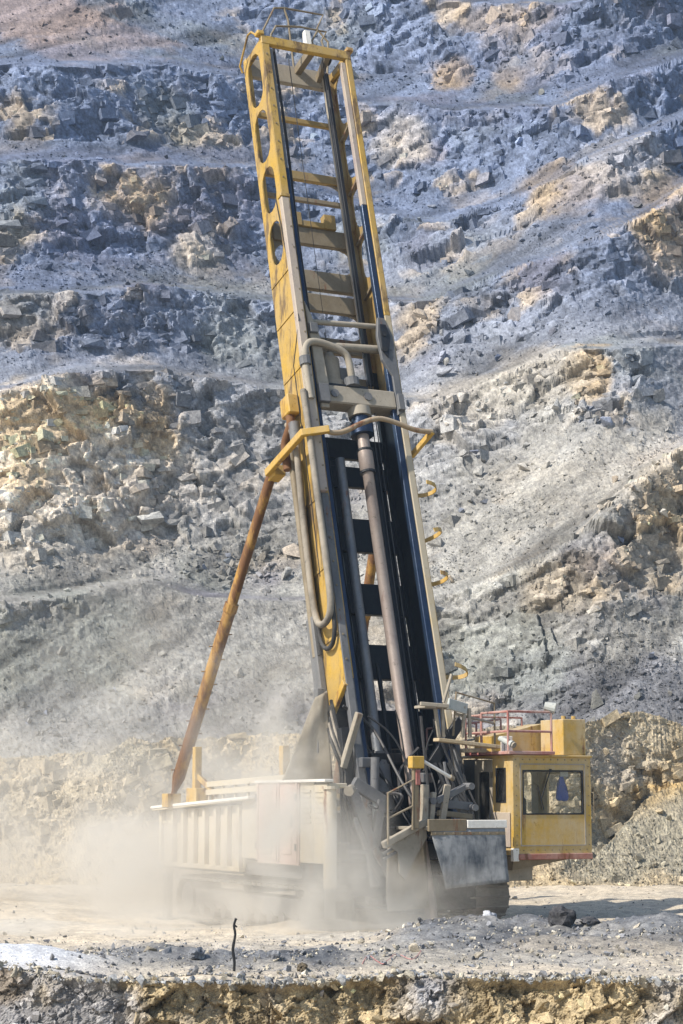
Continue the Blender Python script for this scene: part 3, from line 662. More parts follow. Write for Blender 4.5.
m = MB(); m.prism([mp(HW - .035, 11.5, -.02), mp(HW - .035, 11.5, -DP + .02), mp(HW - .035, 1.5, -DP + .02), mp(HW - .035, 1.5, -.02)], (-.012, 0, 0))
m.build('dark_lining', M_DARK, mast)  # dark sheets over the lower insides of the side plates
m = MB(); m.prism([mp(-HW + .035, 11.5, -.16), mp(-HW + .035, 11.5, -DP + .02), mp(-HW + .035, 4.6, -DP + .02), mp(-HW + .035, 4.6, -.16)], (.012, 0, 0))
m.build('dark_lining', M_DARK, mast)
# guide rails inside the open face
m = MB(); m.mbox(-HW + .205, -HW + .30, 1.0, 17.2, -.16, -.03).build('guide_rail', M_RAIL, mast, .01)
m = MB(); m.mbox(-HW + .205, -HW + .28, 17.2, 20.6, -.16, -.03).build('guide_rail', M_GREY, mast, .01)
m = MB(); m.mbox(HW - .30, HW - .155, 1.4, 16.5, -.16, -.03).build('guide_rail', M_RAIL, mast, .01)
m = MB(); m.mbox(HW - .28, HW - .155, 16.5, 20.6, -.16, -.03).build('guide_rail', M_LILAC, mast, .01)
# worn channel bolted along the left chord
m = MB(); m.mbox(-HW - .10, -HW + .10, 8.8, 16.25, .004, .16).build('channel', M_LILAC, mast, .02)
m = MB(); m.mbox(-HW - .12, -HW + .12, 16.25, 16.33, -.02, .18).build('channel_cap', M_YEL, mast, .01)
m = MB(); m.mbox(-HW - .02, -HW + .15, 1.0, 8.8, .004, .05).build('wear_strip', M_GREY, mast, .01)
# cross beams at the back
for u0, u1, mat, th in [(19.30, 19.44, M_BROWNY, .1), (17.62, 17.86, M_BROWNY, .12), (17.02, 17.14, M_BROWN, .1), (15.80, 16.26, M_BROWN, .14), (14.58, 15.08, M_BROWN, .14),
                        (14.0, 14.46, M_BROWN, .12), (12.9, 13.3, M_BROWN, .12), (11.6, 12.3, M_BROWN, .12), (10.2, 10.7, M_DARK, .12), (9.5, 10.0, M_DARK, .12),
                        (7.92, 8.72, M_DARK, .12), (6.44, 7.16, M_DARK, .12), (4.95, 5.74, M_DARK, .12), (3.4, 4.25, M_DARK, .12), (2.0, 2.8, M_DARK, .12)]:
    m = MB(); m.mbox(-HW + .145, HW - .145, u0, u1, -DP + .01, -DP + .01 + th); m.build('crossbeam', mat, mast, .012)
# rounded gussets where the beams meet the right chord
for u, s in [(17.62, -1), (15.80, -1), (15.08, 1), (14.0, -1), (13.3, 1)]:
    pts = [mp(HW - .145, u, -DP + .03)] + [mp(HW - .145 - .45 * (1 - math.sin(a)), u + s * .45 * (1 - math.cos(a)), -DP + .03) for a in [math.pi / 2 * k / 6 for k in range(7)]]
    m = MB(); m.prism(pts, NV * .05); m.build('gusset', M_BROWN, mast)
for u, s in [(15.80, -1), (15.08, 1), (14.0, -1), (13.3, 1)]:
    pts = [mp(-HW + .145, u, -DP + .03)] + [mp(-HW + .145 + .45 * (1 - math.sin(a)), u + s * .45 * (1 - math.cos(a)), -DP + .03) for a in [math.pi / 2 * k / 6 for k in range(7)]]
    m = MB(); m.prism(pts, NV * .05); m.build('gusset', M_BROWN, mast)
m = MB(); m.mbox(-.55, -.28, 16.26, 16.62, -DP + .02, -DP + .22); m.mbox(.32, .62, 16.26, 16.66, -DP + .02, -DP + .22); m.mbox(-.28, .32, 16.26, 16.42, -DP + .03, -DP + .2)
m.build('pipe_saddle', M_BROWNY, mast, .01)
# ribs on the inner side of the right plate
for u in (19.18, 17.6, 16.18, 14.7):
    m = MB(); m.beam(mp(HW - .03, u, -.15), mp(HW - .03, u - .25, -DP + .15), .12, .06, RV).build('diagonal_rib', M_BROWN, mast)
m = MB(); m.mbox(.78, .90, 12.4, 20.7, -.86, -.74).build('pipe_guide', M_BEIGE, mast, .02)
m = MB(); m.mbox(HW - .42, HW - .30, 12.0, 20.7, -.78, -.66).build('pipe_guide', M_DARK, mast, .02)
# ladder up the back of the mast (rungs seen through the gaps)
# crown
m = MB(); m.mbox(-HW, HW, 20.7, 20.94, -.13, .012).build('crown_beam', M_YEL, mast, .012)
m = MB(); m.mbox(-HW + .01, HW - .01, 20.45, 20.98, -DP - .01, -DP + .13).build('crown_beam', M_BEIGE, mast, .012)
for s in (-1, 1):
    m = MB(); m.mbox(s * HW - .09, s * HW + .09, 20.94, 21.06, -.16, .04).build('corner_cap', M_LEMON, mast, .02)
    m = MB(); m.beam(mp(s * (HW - .07), 20.8, -.1), mp(s * (HW - .07), 20.8, -DP), .2, .1, UP).build('crown_beam', M_YEL, mast, .012)
m = MB(); m.beam(mp(.21, 20.86, .0), mp(.21, 20.86, -DP), .22, .16, UP).build('crown_beam', M_BROWN, mast, .012)
m = MB(); m.beam(mp(.62, 20.8, -.1), mp(.78, 20.7, -DP), .2, .12, UP).build('crown_beam', M_BROWN, mast, .012)
m = MB(); m.mbox(.14, .30, 20.98, 21.55, -.38, -.22); m.mbox(.10, .34, 21.0, 21.12, -.42, -.18); m.build('lifting_bracket', M_WHITE, mast, .015)
for rr, nn, rad in ((.86, -.55, .17), (-.95, -.35, .12)):
    m = MB(); m.tube([mp(rr - .05, 21.06, nn), mp(rr + .05, 21.06, nn)], rad, 14).build('sheave', M_DARK, mast)
    m = MB(); m.tube([mp(rr - .1, 21.06, nn), mp(rr + .1, 21.06, nn)], .045, 8).build('sheave_axle', M_GREY, mast)
tr = .028
m = MB(); m.tube([mp(-.56, 20.95, -1.15), mp(-.54, 22.0, -1.2), mp(-.08, 22.9, -1.2), mp(.2, 22.96, -1.2), mp(1.3, 22.99, -1.2), mp(1.06, 22.5, -1.2), mp(1.3, 22.1, -1.15), mp(1.1, 20.95, -1.1)], tr)
m.tube([mp(.2, 22.96, -1.2), mp(.27, 22.6, -1.2), mp(.2, 20.95, -1.12)], tr).build('guard_rail', M_BROWN, mast, label='thin bent guard rail on the mast top')
m = MB(); m.tube([mp(-.78, 20.95, -.3), mp(-.76, 21.25, -.3), mp(-.59, 21.55, -.3), mp(.07, 21.67, -.3), mp(.79, 21.67, -.3), mp(.62, 21.36, -.3), mp(.7, 20.95, -.3)], tr)
m.tube([mp(.55, 21.66, -.3), mp(.35, 21.3, -.3), mp(.4, 20.95, -.3)], tr).build('guard_rail', M_BROWN, mast)
m = MB(); m.tube([mp(-1.27, 20.55, -1.05), mp(-1.35, 20.7, -1.0), mp(-1.33, 21.2, -.42), mp(-1.3, 21.2, -.28), mp(-1.22, 20.95, -.1)], tr).build('guard_rail', M_YEL, mast)
# ropes
m = MB(); m.tube(curve([mp(-.74, 20.85, -.3), mp(-.72, 18.0, -.3), mp(-.76, 15.7, -.3), mp(-.74, 13.2, -.3)], 3), .035, 6).build('wire_rope', M_BLACK, mast)
for r0, r1, n0, u1 in ((.55, .38, -.25, 2.8), (.62, .55, -.3, 3.2), (-.2, -.25, -.6, 13.2)):
    m = MB(); m.tube([mp(r0, 20.85, n0), mp((r0 + r1) / 2, 12, n0), mp(r1, u1, n0)], .013, 5).build('wire_rope', M_CABLE, mast)
# hoops of the ladder cage on the right side
r9 = random.Random(9)
for u in (9.1, 7.95, 6.95, 4.85):
    m = MB()
    kk = r9.uniform(.75, 1.1); tl = r9.uniform(-.12, .12)
    cc_ = [mp(HW + .02 + .42 * kk * math.sin(a), u - .02 + tl * math.sin(a), .05 + .36 * math.cos(a)) for a in [math.pi * k / 9 for k in range(10)]]
    for a, b in zip(cc_[:-1], cc_[1:]): m.beam(a, b, .09, .02, UP)
    m.build('cage_hoop', M_LEMON, mast)
m = MB(); m.mbox(HW + .004, HW + .06, 4.4, 9.6, -.22, -.16).build('cage_strip', M_BEIGE, mast)

# ---- rotary head
m = MB(); m.mbox(-.82, 1.0, 11.06, 11.5, -.42, .02)
head = m.build('rotary_head', M_BEIGE, rig, .03)
m = MB(); m.tube([mp(-.55, 11.28, .0), mp(-.55, 11.28, .06)], .1, 10).build('bolt', M_GREY, head)
m = MB(); m.tube([mp(.28, 11.28, .0), mp(.28, 11.28, .06)], .1, 10).build('bolt', M_GREY, head)
m = MB(); m.mbox(-.80, -.7, 11.5, 11.56, -.3, .03); m.mbox(-.72, .3, 11.5, 11.55, -.35, .0); m.build('gasket', M_DARK, head)
m = MB(); m.prism([mp(.84, 13.4, -.08), mp(1.02, 13.4, -.08), mp(1.17, 12.95, -.08), mp(1.19, 11.0, -.08), mp(1.0, 10.9, -.08), mp(1.0, 11.9, -.08), mp(.8, 12.3, -.08), mp(.76, 12.9, -.08)], NV * .1).build('slide_bracket', M_GREY, head, .015)
m = MB(); m.prism([mp(.86, 13.2, .03), mp(1.0, 13.2, .03), mp(1.08, 12.9, .03), mp(.95, 12.35, .03), mp(.83, 12.5, .03)], NV * .03).build('bracket_face', M_DARK, head)
for u, r in ((12.95, .92), (12.55, .88)):
    m = MB(); m.tube([mp(r, u, .03), mp(r, u, .08)], .07, 10).build('bolt', M_BLACK, head)
m = MB(); m.prism([mp(-1.0, 13.6, -.08), mp(-.86, 13.2, -.08), mp(-.72, 12.7, -.08), mp(-.66, 11.5, -.08), mp(-.72, 10.9, -.08), mp(-.92, 10.9, -.08), mp(-.96, 12.4, -.08)], NV * .12).build('slide_bracket', M_BEIGE, head, .015)
m = MB(); m.mbox(-.98, -.72, 11.0, 11.45, .02, .14).build('guide_shoe', M_GREY, head, .015)
m = MB(); m.mbox(-.98, -.78, 12.75, 13.0, .02, .12).build('guide_shoe', M_GREY, head, .015)
m = MB(); m.mbox(1.0, 1.16, 11.0, 11.4, .02, .12).build('guide_shoe', M_GREY, head, .015)
m = MB(); m.tube([mp(-.75, 13.2, -.2), mp(1.0, 13.28, -.2)], .065, 10).build('tie_bar', M_BEIGE, head, smooth=True)
m = MB(); m.tube([mp(-.6, 12.62, -.25), mp(.9, 12.7, -.25)], .1, 10).build('tie_bar', M_BEIGE, head, smooth=True)
m = MB(); m.tube([mp(-.36, 11.55, -.4), mp(-.36, 11.75, -.4), mp(-.36, 11.76, -.4), mp(-.36, 12.35, -.4), mp(-.36, 12.36, -.4), mp(-.36, 12.5, -.4)], [.3, .3, .24, .24, .16, .14], 14).build('motor', M_BEIGE, head, smooth=True)
m = MB(); m.mbox(-.2, .08, 11.55, 12.1, -.5, -.2).build('valve_block', M_GREY, head, .02)
m = MB(); m.tube(curve([mp(-1.24, 11.0, .16), mp(-1.24, 12.0, .14), mp(-1.16, 12.36, .12), mp(-.96, 12.5, .1), mp(-.59, 12.47, .08), mp(-.16, 12.3, .06), mp(-.06, 11.9, .02), mp(-.05, 11.56, -.02)], 4), .085, 10).build('air_pipe', M_BEIGE, head, smooth=True)
m = MB(); m.tube([mp(-.05, 11.52, -.02), mp(-.05, 11.72, -.02)], .17, 12).build('pipe_flange', M_GREY, head)
m = MB(); m.tube([mp(-1.24, 11.85, .14), mp(-1.24, 12.05, .14)], .13, 10).build('pipe_flange', M_GREY, head)
PR, PN = .13, -.2
m = MB(); m.tube([mp(PR, 11.06, PN), mp(PR, 10.85, PN)], .26, 14).build('swivel', M_BEIGE, head, smooth=True)
m = MB(); m.tube([mp(PR, 10.84, PN), mp(PR, 10.7, PN), mp(PR, 10.69, PN), mp(PR, 10.4, PN)], [.2, .2, .27, .27], 14).build('coupling', M_RAIL, head, smooth=True)
# ---- drill string
m = MB(); m.tube([mp(PR, 10.4, PN), mp(PR, 10.0, PN), mp(PR, 9.99, PN), mp(PR, 9.55, PN), mp(PR, 9.5, PN), mp(PR, 4, PN), mp(PR, 1.0, PN), mp(PR, -.5, PN)], [.14, .14, .17, .17, .125, .13, .13, .13], 14)
pipe = m.build('drill_pipe', M_PIPE, rig, smooth=True)
for u in (10.05, 9.52):
    m = MB(); m.tube([mp(PR, u, PN), mp(PR, u - .05, PN)], .18, 14).build('pipe_collar', M_DARK, pipe)
m = MB(); m.tube([mp(-.33, 9.95, -.55), mp(-.38, 3.2, -.55), mp(-.39, 3.1, -.55)], [.11, .11, .11], 12)
sp = m.build('spare_pipe', M_PIPE2, rig, smooth=True)
m = MB(); m.tube([mp(-.39, 3.15, -.55), mp(-.4, 1.9, -.55)], .22, 12).build('pipe_cup', M_GREY, sp, smooth=True)
m = MB(); m.tube([mp(-.62, 10.4, -.75), mp(-.6, 2.4, -.75)], .13, 10).build('feed_cylinder', M_DARK, rig, smooth=True)
m = MB(); m.tube([mp(.62, 10.4, -.8), mp(.62, 2.0, -.8)], .15, 10).build('feed_cylinder', M_DARK, rig, smooth=True)
for r, n in ((-.02, -.7), (.42, -.6)):
    m = MB(); m.tube([mp(r, 5.2, n), mp(r, 2.2, n)], .05, 6).build('feed_rod', M_DARK, rig)

M_YOKE = paint('worn_bare_bar', (.30, .22, .13), (.38, .33, .27), .4, .45, .5)
# ---- yoke and braces that prop the mast
m = MB()
yk = [mp(-1.09, 10.16, .35), mp(-.9, 10.11, .35), mp(-.6, 10.18, .35), mp(-.15, 10.42, .35), mp(.27, 10.57, .35), mp(.64, 10.53, .35), mp(1.17, 10.38, .35), mp(1.6, 10.37, .35)]
m.tube(curve(yk, 4), .06, 8); yoke = m.build('yoke_bar', M_YOKE, rig, smooth=True)
m = MB(); m.beam(mp(1.6, 10.37, .37), mp(1.36, 10.05, -.3), .12, .10, UP).build('yoke_arm', M_LEMON, yoke, .01)
m = MB(); m.beam(mp(-1.03, 10.14, .44), mp(-1.60, 10.10, .22), .16, .12, UP).build('yoke_arm', M_LEMON, yoke, .012)
m = MB(); m.beam(mp(-1.57, 10.11, .26), mp(-1.57, 10.06, -1.75), .17, .12, UP).build('yoke_arm', M_LEMON, yoke, .012)
m = MB(); m.mbox(-1.52, -1.25, 9.9, 10.15, -1.85, -1.45).build('brace_lug', M_LEMON, yoke, .012)
def brace(top, foot):
    top, foot = Vector(top), Vector(foot); d = foot - top
    P = lambda t: top + d * t
    m = MB(); m.tube([P(0), P(.015), P(.016), P(.40), P(.405), P(.93), P(.955), P(.97), P(1)], [.05, .07, .115, .125, .145, .15, .1, .07, .06], 12)
    o = m.build('brace', M_RUSTY, rig, smooth=True)
    m = MB(); m.tube([P(.395), P(.42)], .165, 12).build('brace_collar', M_RUSTY, o)
    m = MB()
    s = d.normalized().cross(RV).normalized()
    for k in range(13):
        t = .45 + k * .038; q = P(t)
        e = RV if k % 2 else -RV
        m = MB(); m.tube([q + e * .13, q + e * .24], .014, 5).build('step_peg', M_RUSTY, o)
    return o
brace((-1.42, 4.5, 9.78), (-2.38, 8.0, 2.45))
brace((1.42, 4.5, 9.78), (1.9, 8.0, 2.45))

# ---- hoses and pipes on the left of the mast
def mh(lst, r): return [mp(r, u, n) for u, n in lst]
hl = [(10.82, -.79), (10.3, -.5), (9.59, -.53), (8.42, -.6), (6.8, -.64), (6.14, -.58), (5.91, -.39), (5.93, -.03), (6.24, .16), (7.1, .2), (8.91, .2), (10.32, .2), (11.2, .17)]
m = MB(); m.tube(curve(mh(hl, -1.40), 5), .075, 9).build('hose', M_HOSE, rig, smooth=True)
hl2 = [(10.5, -.9), (9.6, -.66), (8.42, -.75), (6.6, -.78), (5.7, -.7), (5.4, -.45), (5.5, -.1), (6.2, .05), (8.9, .08), (10.9, .06)]
m = MB(); m.tube(curve(mh(hl2, -1.30), 5), .05, 8).build('hose', M_BLACK, rig, smooth=True)
m = MB(); m.tube([mp(-1.3, 10.4, -.98), mp(-1.3, 5.4, -1.0)], .085, 8).build('standpipe', M_BROWN, rig, smooth=True)
m = MB(); m.tube([mp(-1.28, 9.9, -.82), mp(-1.28, 5.4, -.86)], .05, 8).build('standpipe', M_BLACK, rig, smooth=True)
m = MB(); m.mbox(-1.5, -1.22, 10.95, 11.42, -.85, -.42).build('junction_box', M_LEMON, rig, .025)
m = MB(); m.tube(curve([mp(-1.4, 10.95, -.62), mp(-1.4, 10.75, -.62), mp(-1.42, 10.6, -.75), mp(-1.42, 10.4, -.98), mp(-1.42, 10.0, -1.0), mp(-1.42, 9.8, -1.0)], 4), .10, 10).build('elbow_pipe', M_RUSTY, rig, smooth=True)
m = MB(); m.tube([mp(-1.38, 10.72, -.5), mp(-1.38, 10.3, -.5)], .13, 10).build('hose_coupling', M_GREY, rig, smooth=True)
m = MB(); m.tube([mp(-1.22, 16.6, -.3), mp(-1.27, 13, .17), mp(-1.36, 12.0, -.2), mp(-1.3, 9.0, -.3), mp(-1.3, 7.0, -.35)], .012, 5).build('wire', M_BLACK, rig)
m = MB(); m.mbox(-1.36, -1.21, 3.5, 6.3, -1.18, -.86).build('rear_leg', M_GREY, rig, .02)

# ---- foot of the mast: legs and struts
def strut(name, p0, p1, w, h, mat, parent=rig): return MB().beam(p0, p1, w, h).build(name, mat, parent, .012)
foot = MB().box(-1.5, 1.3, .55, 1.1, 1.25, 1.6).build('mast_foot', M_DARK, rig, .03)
strut('strut', (-1.22, .62, 4.2), (-1.45, .9, 3.1), .13, .14, M_BEIGE)
strut('strut', (-1.50, .35, 2.80), (-.85, .3, 2.42), .24, .16, M_GREY)
strut('strut', (-.92, .25, 2.45), (-1.12, .25, 1.35), .18, .16, M_GREY)
strut('strut', (-1.35, 1.1, 3.9), (-1.3, .7, 1.5), .2, .2, M_DARK)
strut('strut', (1.15, 1.3, 4.2), (1.25, .5, 1.5), .2, .22, M_DARK)
strut('strut', (.55, .9, 3.1), (1.2, .7, 4.1), .22, .2, M_DARK)
strut('strut', (.5, .6, 2.1), (1.15, 1.1, 3.4), .16, .16, M_DARK)
strut('strut', (-1.55, .3, 2.65), (-.95, .15, 1.0), .20, .14, M_GREY)
strut('strut', (-1.55, .2, 2.1), (-1.0, .1, .75), .10, .10, M_GREY)
strut('strut', (-1.75, .1, 1.45), (-.7, .0, 1.40), .07, .07, M_GREY)
strut('strut', (-1.2, .0, 1.5), (-.85, -.05, .9), .14, .12, M_GREY)
strut('cross_tie', (-1.0, 1.0, 2.05), (1.1, 1.0, 2.05), .2, .2, M_DARK)
strut('cross_tie', (-1.15, 1.25, 3.3), (1.1, 1.25, 3.3), .22, .2, M_DARK)
MB().prism([(-1.2, 1.45, 1.2), (1.5, 1.45, 1.2), (1.5, 1.55, 3.5), (-1.2, 1.55, 3.5)], (0, .03, 0)).build('dust_screen', M_DARK, rig)
m = MB(); m.tube([(-1.62, .2, 2.66), (-1.78, -.02, 2.62)], .10, 10).build('cylinder_head', M_BEIGE, rig)
# hanging hoses behind the left leg
for k in range(5):
    a = -1.58 + k * .05
    m = MB(); m.tube(curve([mp(-1.3, 3.9 + .1 * k, -.9 + .08 * k), (a, 1.1, 3.55), (a + .12, .9, 3.0), (a + .05, .8, 2.4), (a + .2, .75, 1.9)], 5), .04, 6).build('hanging_hose', M_HOSE if k % 2 else M_BLACK, rig, smooth=True)

# ---- canvas sheet between mast and body
def sheet(name, corners, mat, nu=14, nv=14, amp=.1, seed=1, parent=rig, thick=.015):
    a, b, c, d = [Vector(p) for p in corners]; nrm = (b - a).cross(d - a).normalized(); V = []; r = random.Random(seed); ph = [r.uniform(0, 6) for _ in range(6)]
    for j in range(nv):
        for i in range(nu):
            u, v = i / (nu - 1), j / (nv - 1); p = (a * (1 - u) + b * u) * (1 - v) + (d * (1 - u) + c * u) * v
            w = math.sin(u * 6 + ph[0] + 2.6 * v) * .5 + math.sin(u * 13 + ph[1] - 5 * v) * .2 + math.sin(v * 6 + ph[2] + u * 4) * .55 + math.sin(v * 15 + u * 9 + ph[3]) * .12
            V.append(p + nrm * amp * w * (.35 + .65 * v))
    me = np_mesh(name, [tuple(p) for p in V], grid_faces(nv, nu), None, True)
    o = link(name, me, mat, parent); s = o.modifiers.new('solid', 'SOLIDIFY'); s.thickness = thick
    return o
sheet('canvas_sheet', [(-1.66, 1.75, 4.55), (-1.42, 1.7, 4.7), (-1.35, 1.6, 2.75), (-2.3, 2.0, 2.85)], M_TARP, nu=22, nv=22, amp=.075, seed=3)
MB().box(-1.62, -1.45, 1.75, 1.95, 3.4, 4.75).build('sheet_post', M_GREY, rig, .015)

# ---- body of the rig
AL = -2.2
body = MB().box(-1.95, 1.5, 1.7, 9.1, 1.18, 2.2).build('body', M_CREAM, rig, .02)
MB().box(-2.05, 1.6, 1.6, 9.2, .86, 1.17).build('chassis', M_GREY, body, .02)
# engine house panels along the left side, front part
def panel(name, b0, b1, z0, z1, mat, proud=0.0, th=.05, parent=body): return MB().box(AL - proud, AL - proud + th, b0, b1, z0, z1).build(name, mat, parent, .012)
panel('side_panel', 3.46, 4.3, 1.22, 2.48, M_CREAM)
panel('access_door', 1.36, 3.42, 1.14, 2.84, M_PINK, .03)
panel('side_panel', .72, 1.34, 1.2, 2.80, M_CREAM)
panel('side_panel', .1, .70, 1.2, 2.76, M_CREAM, .01)
for b in (1.42, 2.3, 2.42, 3.36):
    MB().box(AL - .06, AL - .03, b - .03, b + .03, 1.2, 2.80).build('door_batten', M_PINK, body, .006)
m = MB(); m.tube([(AL - .1, 1.55, 1.9), (AL - .1, 1.55, 2.15)], .02, 6).build('door_handle', M_GREY, body)
MB().box(AL + .05, -1.75, .1, 3.44, 2.68, 2.78).build('house_roof', M_CREAM, body, .015)
MB().box(AL - .08, AL + .12, .05, 3.46, 2.80, 2.86).build('roof_lip', M_WHITE, body, .01)
# rear part: bin with upright ribs and a white lip
m = MB(); m.prism([(AL + .06, 4.3, 1.0), (AL + .06, 9.15, 1.0), (AL + .06, 9.15, 2.2), (AL + .06, 4.3, 2.36)], (.05, 0, 0)).build('side_panel', M_CREAM, body)
for b in (4.4, 5.05, 5.7, 6.35, 7.0, 7.65, 8.3, 9.05):
    MB().box(AL - .06, AL + .058, b - .07, b + .07, .96, 2.34 - (b - 4.3) * .033).build('rib', M_CREAM, body, .012)
MB().box(AL - .06, AL + .10, 4.32, 9.15, .92, 1.02).build('bottom_rail', M_CREAM, body, .01)
m = MB(); m.beam((AL - .06, 3.5, 2.50), (AL - .06, 9.3, 2.27), .07, .32, ZV).build('roof_lip', M_WHITE, body, .015)
m = MB(); m.prism([(AL - .2, 3.5, 2.46), (1.5, 3.5, 2.46), (1.5, 9.2, 2.2), (AL - .2, 9.2, 2.2)], (0, 0, .03)).build('rear_roof', M_CREAM, body)
MB().box(AL + .05, 1.4, 9.1, 9.18, 1.0, 2.2).build('rear_panel', M_CREAM, body)
# brace foot brackets, posts on the roof
MB().box(-2.55, -2.2, 7.85, 8.2, 2.28, 2.60).build('brace_bracket', M_LEMON, body, .015)
MB().box(1.75, 2.05, 7.85, 8.2, 2.2, 2.60).build('brace_bracket', M_LEMON, body, .015)
pst = MB().box(-2.25, -2.08, 6.9, 7.07, 2.4, 3.66).build('roof_post', M_LEMON, body, .012)
MB().beam((-2.16, 6.95, 3.0), (-1.9, 6.4, 2.55), .12, .1).build('roof_post_gusset', M_LEMON, body, .01)
MB().box(-2.3, -1.85, 6.7, 7.3, 2.36, 2.72).build('roof_box', M_LEMON, body, .012)
MB().box(-1.42, -1.24, 3.9, 4.1, 2.5, 3.62).build('roof_post', M_LEMON, body, .012)
for b in (6.6, 5.8, 5.1, 4.4, 3.7, 3.0, 2.4):
    MB().box(-2.03, -1.98, b - .03, b + .03, 2.42, 2.84 + (6.6 - b) * .03).build('toe_post', M_CREAM, body)
for z0 in (2.62, 2.80):
    m = MB(); m.beam((-2.05, 6.7, z0), (-2.05, 2.2, z0 + .12), .12, .03, ZV).build('toe_board', M_CREAM, body)
# front left jack, other jacks
M_JACK = paint('dusty_yellow_jack', (.46, .30, .06), (.52, .46, .36), .75, .15, .6)
def jack(a, b, top, bottom, mat):
    j = MB().tube([(a, b, top), (a, b, .75)], .13, 14).build('jack', mat, rig, smooth=True)
    MB().tube([(a, b, .76), (a, b, bottom + .12)], .11, 12).build('jack_rod', M_GREY, j, smooth=True)
    MB().tube([(a, b, bottom + .14), (a, b, bottom - .05)], [.42, .48], 14).build('jack_pad', M_GREY, j)
    MB().tube([(a, b, top), (a, b, top + .06)], .17, 14).build('jack_cap', mat, j)
    return j
jack(-2.24, -.12, 2.66, 0.0, M_JACK); jack(-2.05, 9.0, 1.9, -.42, M_CREAM); jack(1.4, 9.0, 1.9, -.1, M_CREAM)
# ---- crawler tracks
def track(a0, a1, b0, b1, zb, h):
    R = h / 2; zc = zb + R; path = []
    nb = int((b1 - b0 - 2 * R) / .26)
    for k in range(nb + 1): path.append((b0 + R + (b1 - b0 - 2 * R) * k / nb, zb, 0))
    for k in range(1, 7): a = math.pi * k / 7; path.append((b1 - R + R * math.sin(a), zc - R * math.cos(a), a))
    for k in range(nb + 1): path.append((b1 - R - (b1 - b0 - 2 * R) * k / nb, zb + h, math.pi))
    for k in range(1, 7): a = math.pi + math.pi * k / 7; path.append((b0 + R + R * math.sin(a), zc - R * math.cos(a), a))
    fr = MB().box(a0 + .16, a1 - .16, b0 + R, b1 - R, zc - .2, zc + .2).build('track_frame', M_GREY, rig, .02)
    first = None
    for (b, z, a) in path:
        if first is None:
            q = MB(); q.box(a0, a1, -.115, .115, -.03, .03); q.box(a0, a1, -.115, -.07, -.07, -.028); first = q.build('track_shoe', M_DARK2, fr, .008)
            o = first
        else:
            o = first.copy(); COL.objects.link(o); o.parent = fr
        o.location = (0, b, z); o.rotation_euler = (a, 0, 0)
    for b in [b0 + R, b1 - R]:
        MB().tube([(a0 + .1, b, zc), (a1 - .1, b, zc)], R - .09, 16).build('track_wheel', M_GREY, fr)
    k = b0 + 2 * R + .2
    while k < b1 - 2 * R:
        MB().tube([(a0 + .12, k, zb + .2), (a1 - .12, k, zb + .2)], .15, 10).build('track_roller', M_GREY, fr); k += .62
M_DARK2 = paint('track_steel', (.07, .066, .062), (.34, .31, .27), .4, .2, .6)
track(1.15, 2.1, .35, 8.0, .07, .85); track(-2.15, -1.2, .9, 8.2, -.2, .88)
MB().box(-1.2, 1.15, 2.0, 2.5, .45, .87).build('axle_beam', M_GREY, rig, .02)
MB().box(-1.2, 1.15, 6.0, 6.5, .40, .87).build('axle_beam', M_GREY, rig, .02)
MB().box(1.35, 2.35, -.2, .38, .82, 1.28).build('front_sill', M_BEIGE, rig, .02)
MB().box(-.4, 1.3, .3, .5, .25, .95).build('front_guard', M_DARK, rig, .02)

# ---- work platform in front of the mast foot, rubber skirt, apron plate
plat = MB().box(-.55, 1.2, -1.0, .3, 1.86, 1.93).build('platform', M_BEIGE, rig, .01)
MB().box(-.56, .30, -1.06, -1.0, 1.84, 2.08).build('platform_beam', M_BROWN, plat, .012)
MB().box(.31, 1.22, -1.07, -1.0, 1.90, 2.06).build('platform_beam', M_WHITE, plat, .012)
sheet('rubber_skirt', [(-.5, -1.03, 1.86), (1.18, -1.03, 1.9), (1.20, -1.10, .84), (-.24, -1.14, .74)], M_SKIRT, 18, 14, .03, 9, plat, .02)
sheet('pipe_hiding_sheet', [(-1.15, -.45, 1.75), (-.3, -.45, 1.8), (-.25, -.5, .35), (-1.2, -.5, .3)], M_TARP, 14, 14, .05, 21, plat, .02)  # added sheet stands in for the dusty shade that hides the pipe foot
MB().prism([(-1.42, -.82, 1.62), (-.5, -.82, 2.04), (-.45, -.80, 1.72), (-.72, -.82, 1.35), (-.98, -.86, .92), (-1.1, -.86, 1.05), (-1.12, -.84, 1.45)], (0, .03, 0)).build('apron_plate', M_BEIGE, plat)
MB().beam((-1.46, -.86, 1.58), (-.48, -.86, 2.05), .14, .12, ZV).build('apron_beam', M_BEIGE, plat, .015)
for dz in (.16, .27):
    m = MB(); m.beam((-1.40, -.75, 1.58 - dz), (-.6, -.75, 1.97 - dz), .05, .05, ZV).build('apron_bar', M_GREY, plat)
rl = MB().tube([(-1.42, -1.0, 1.6), (-1.42, -1.0, 2.58), (-.87, -1.0, 2.84), (-.88, -1.0, 1.88)], .026, 7).build('hand_rail', M_BROWN, plat)
MB().tube([(-1.42, -1.0, 2.1), (-.88, -1.0, 2.33)], .022, 7).build('rail_bar', M_BROWN, plat)
MB().box(-.86, -.74, -1.02, -.92, 1.9, 3.1).build('control_post', M_BROWN, plat, .012)
MB().box(-.92, -.64, -1.06, -.88, 3.06, 3.3).build('control_box', M_LEMON, plat, .015)
MB().box(-.82, -.72, -1.04, -.9, 2.74, 3.04).build('control_handle', M_RED, plat, .01)
MB().tube([(-.6, -.95, 3.2), (.02, -.9, 2.9)], .035, 8).build('lever_arm', M_WHITE, plat)
MB().tube([(.02, -.9, 2.9), (.10, -.89, 2.86)], .055, 8).build('lever_grip', M_BROWN, plat)
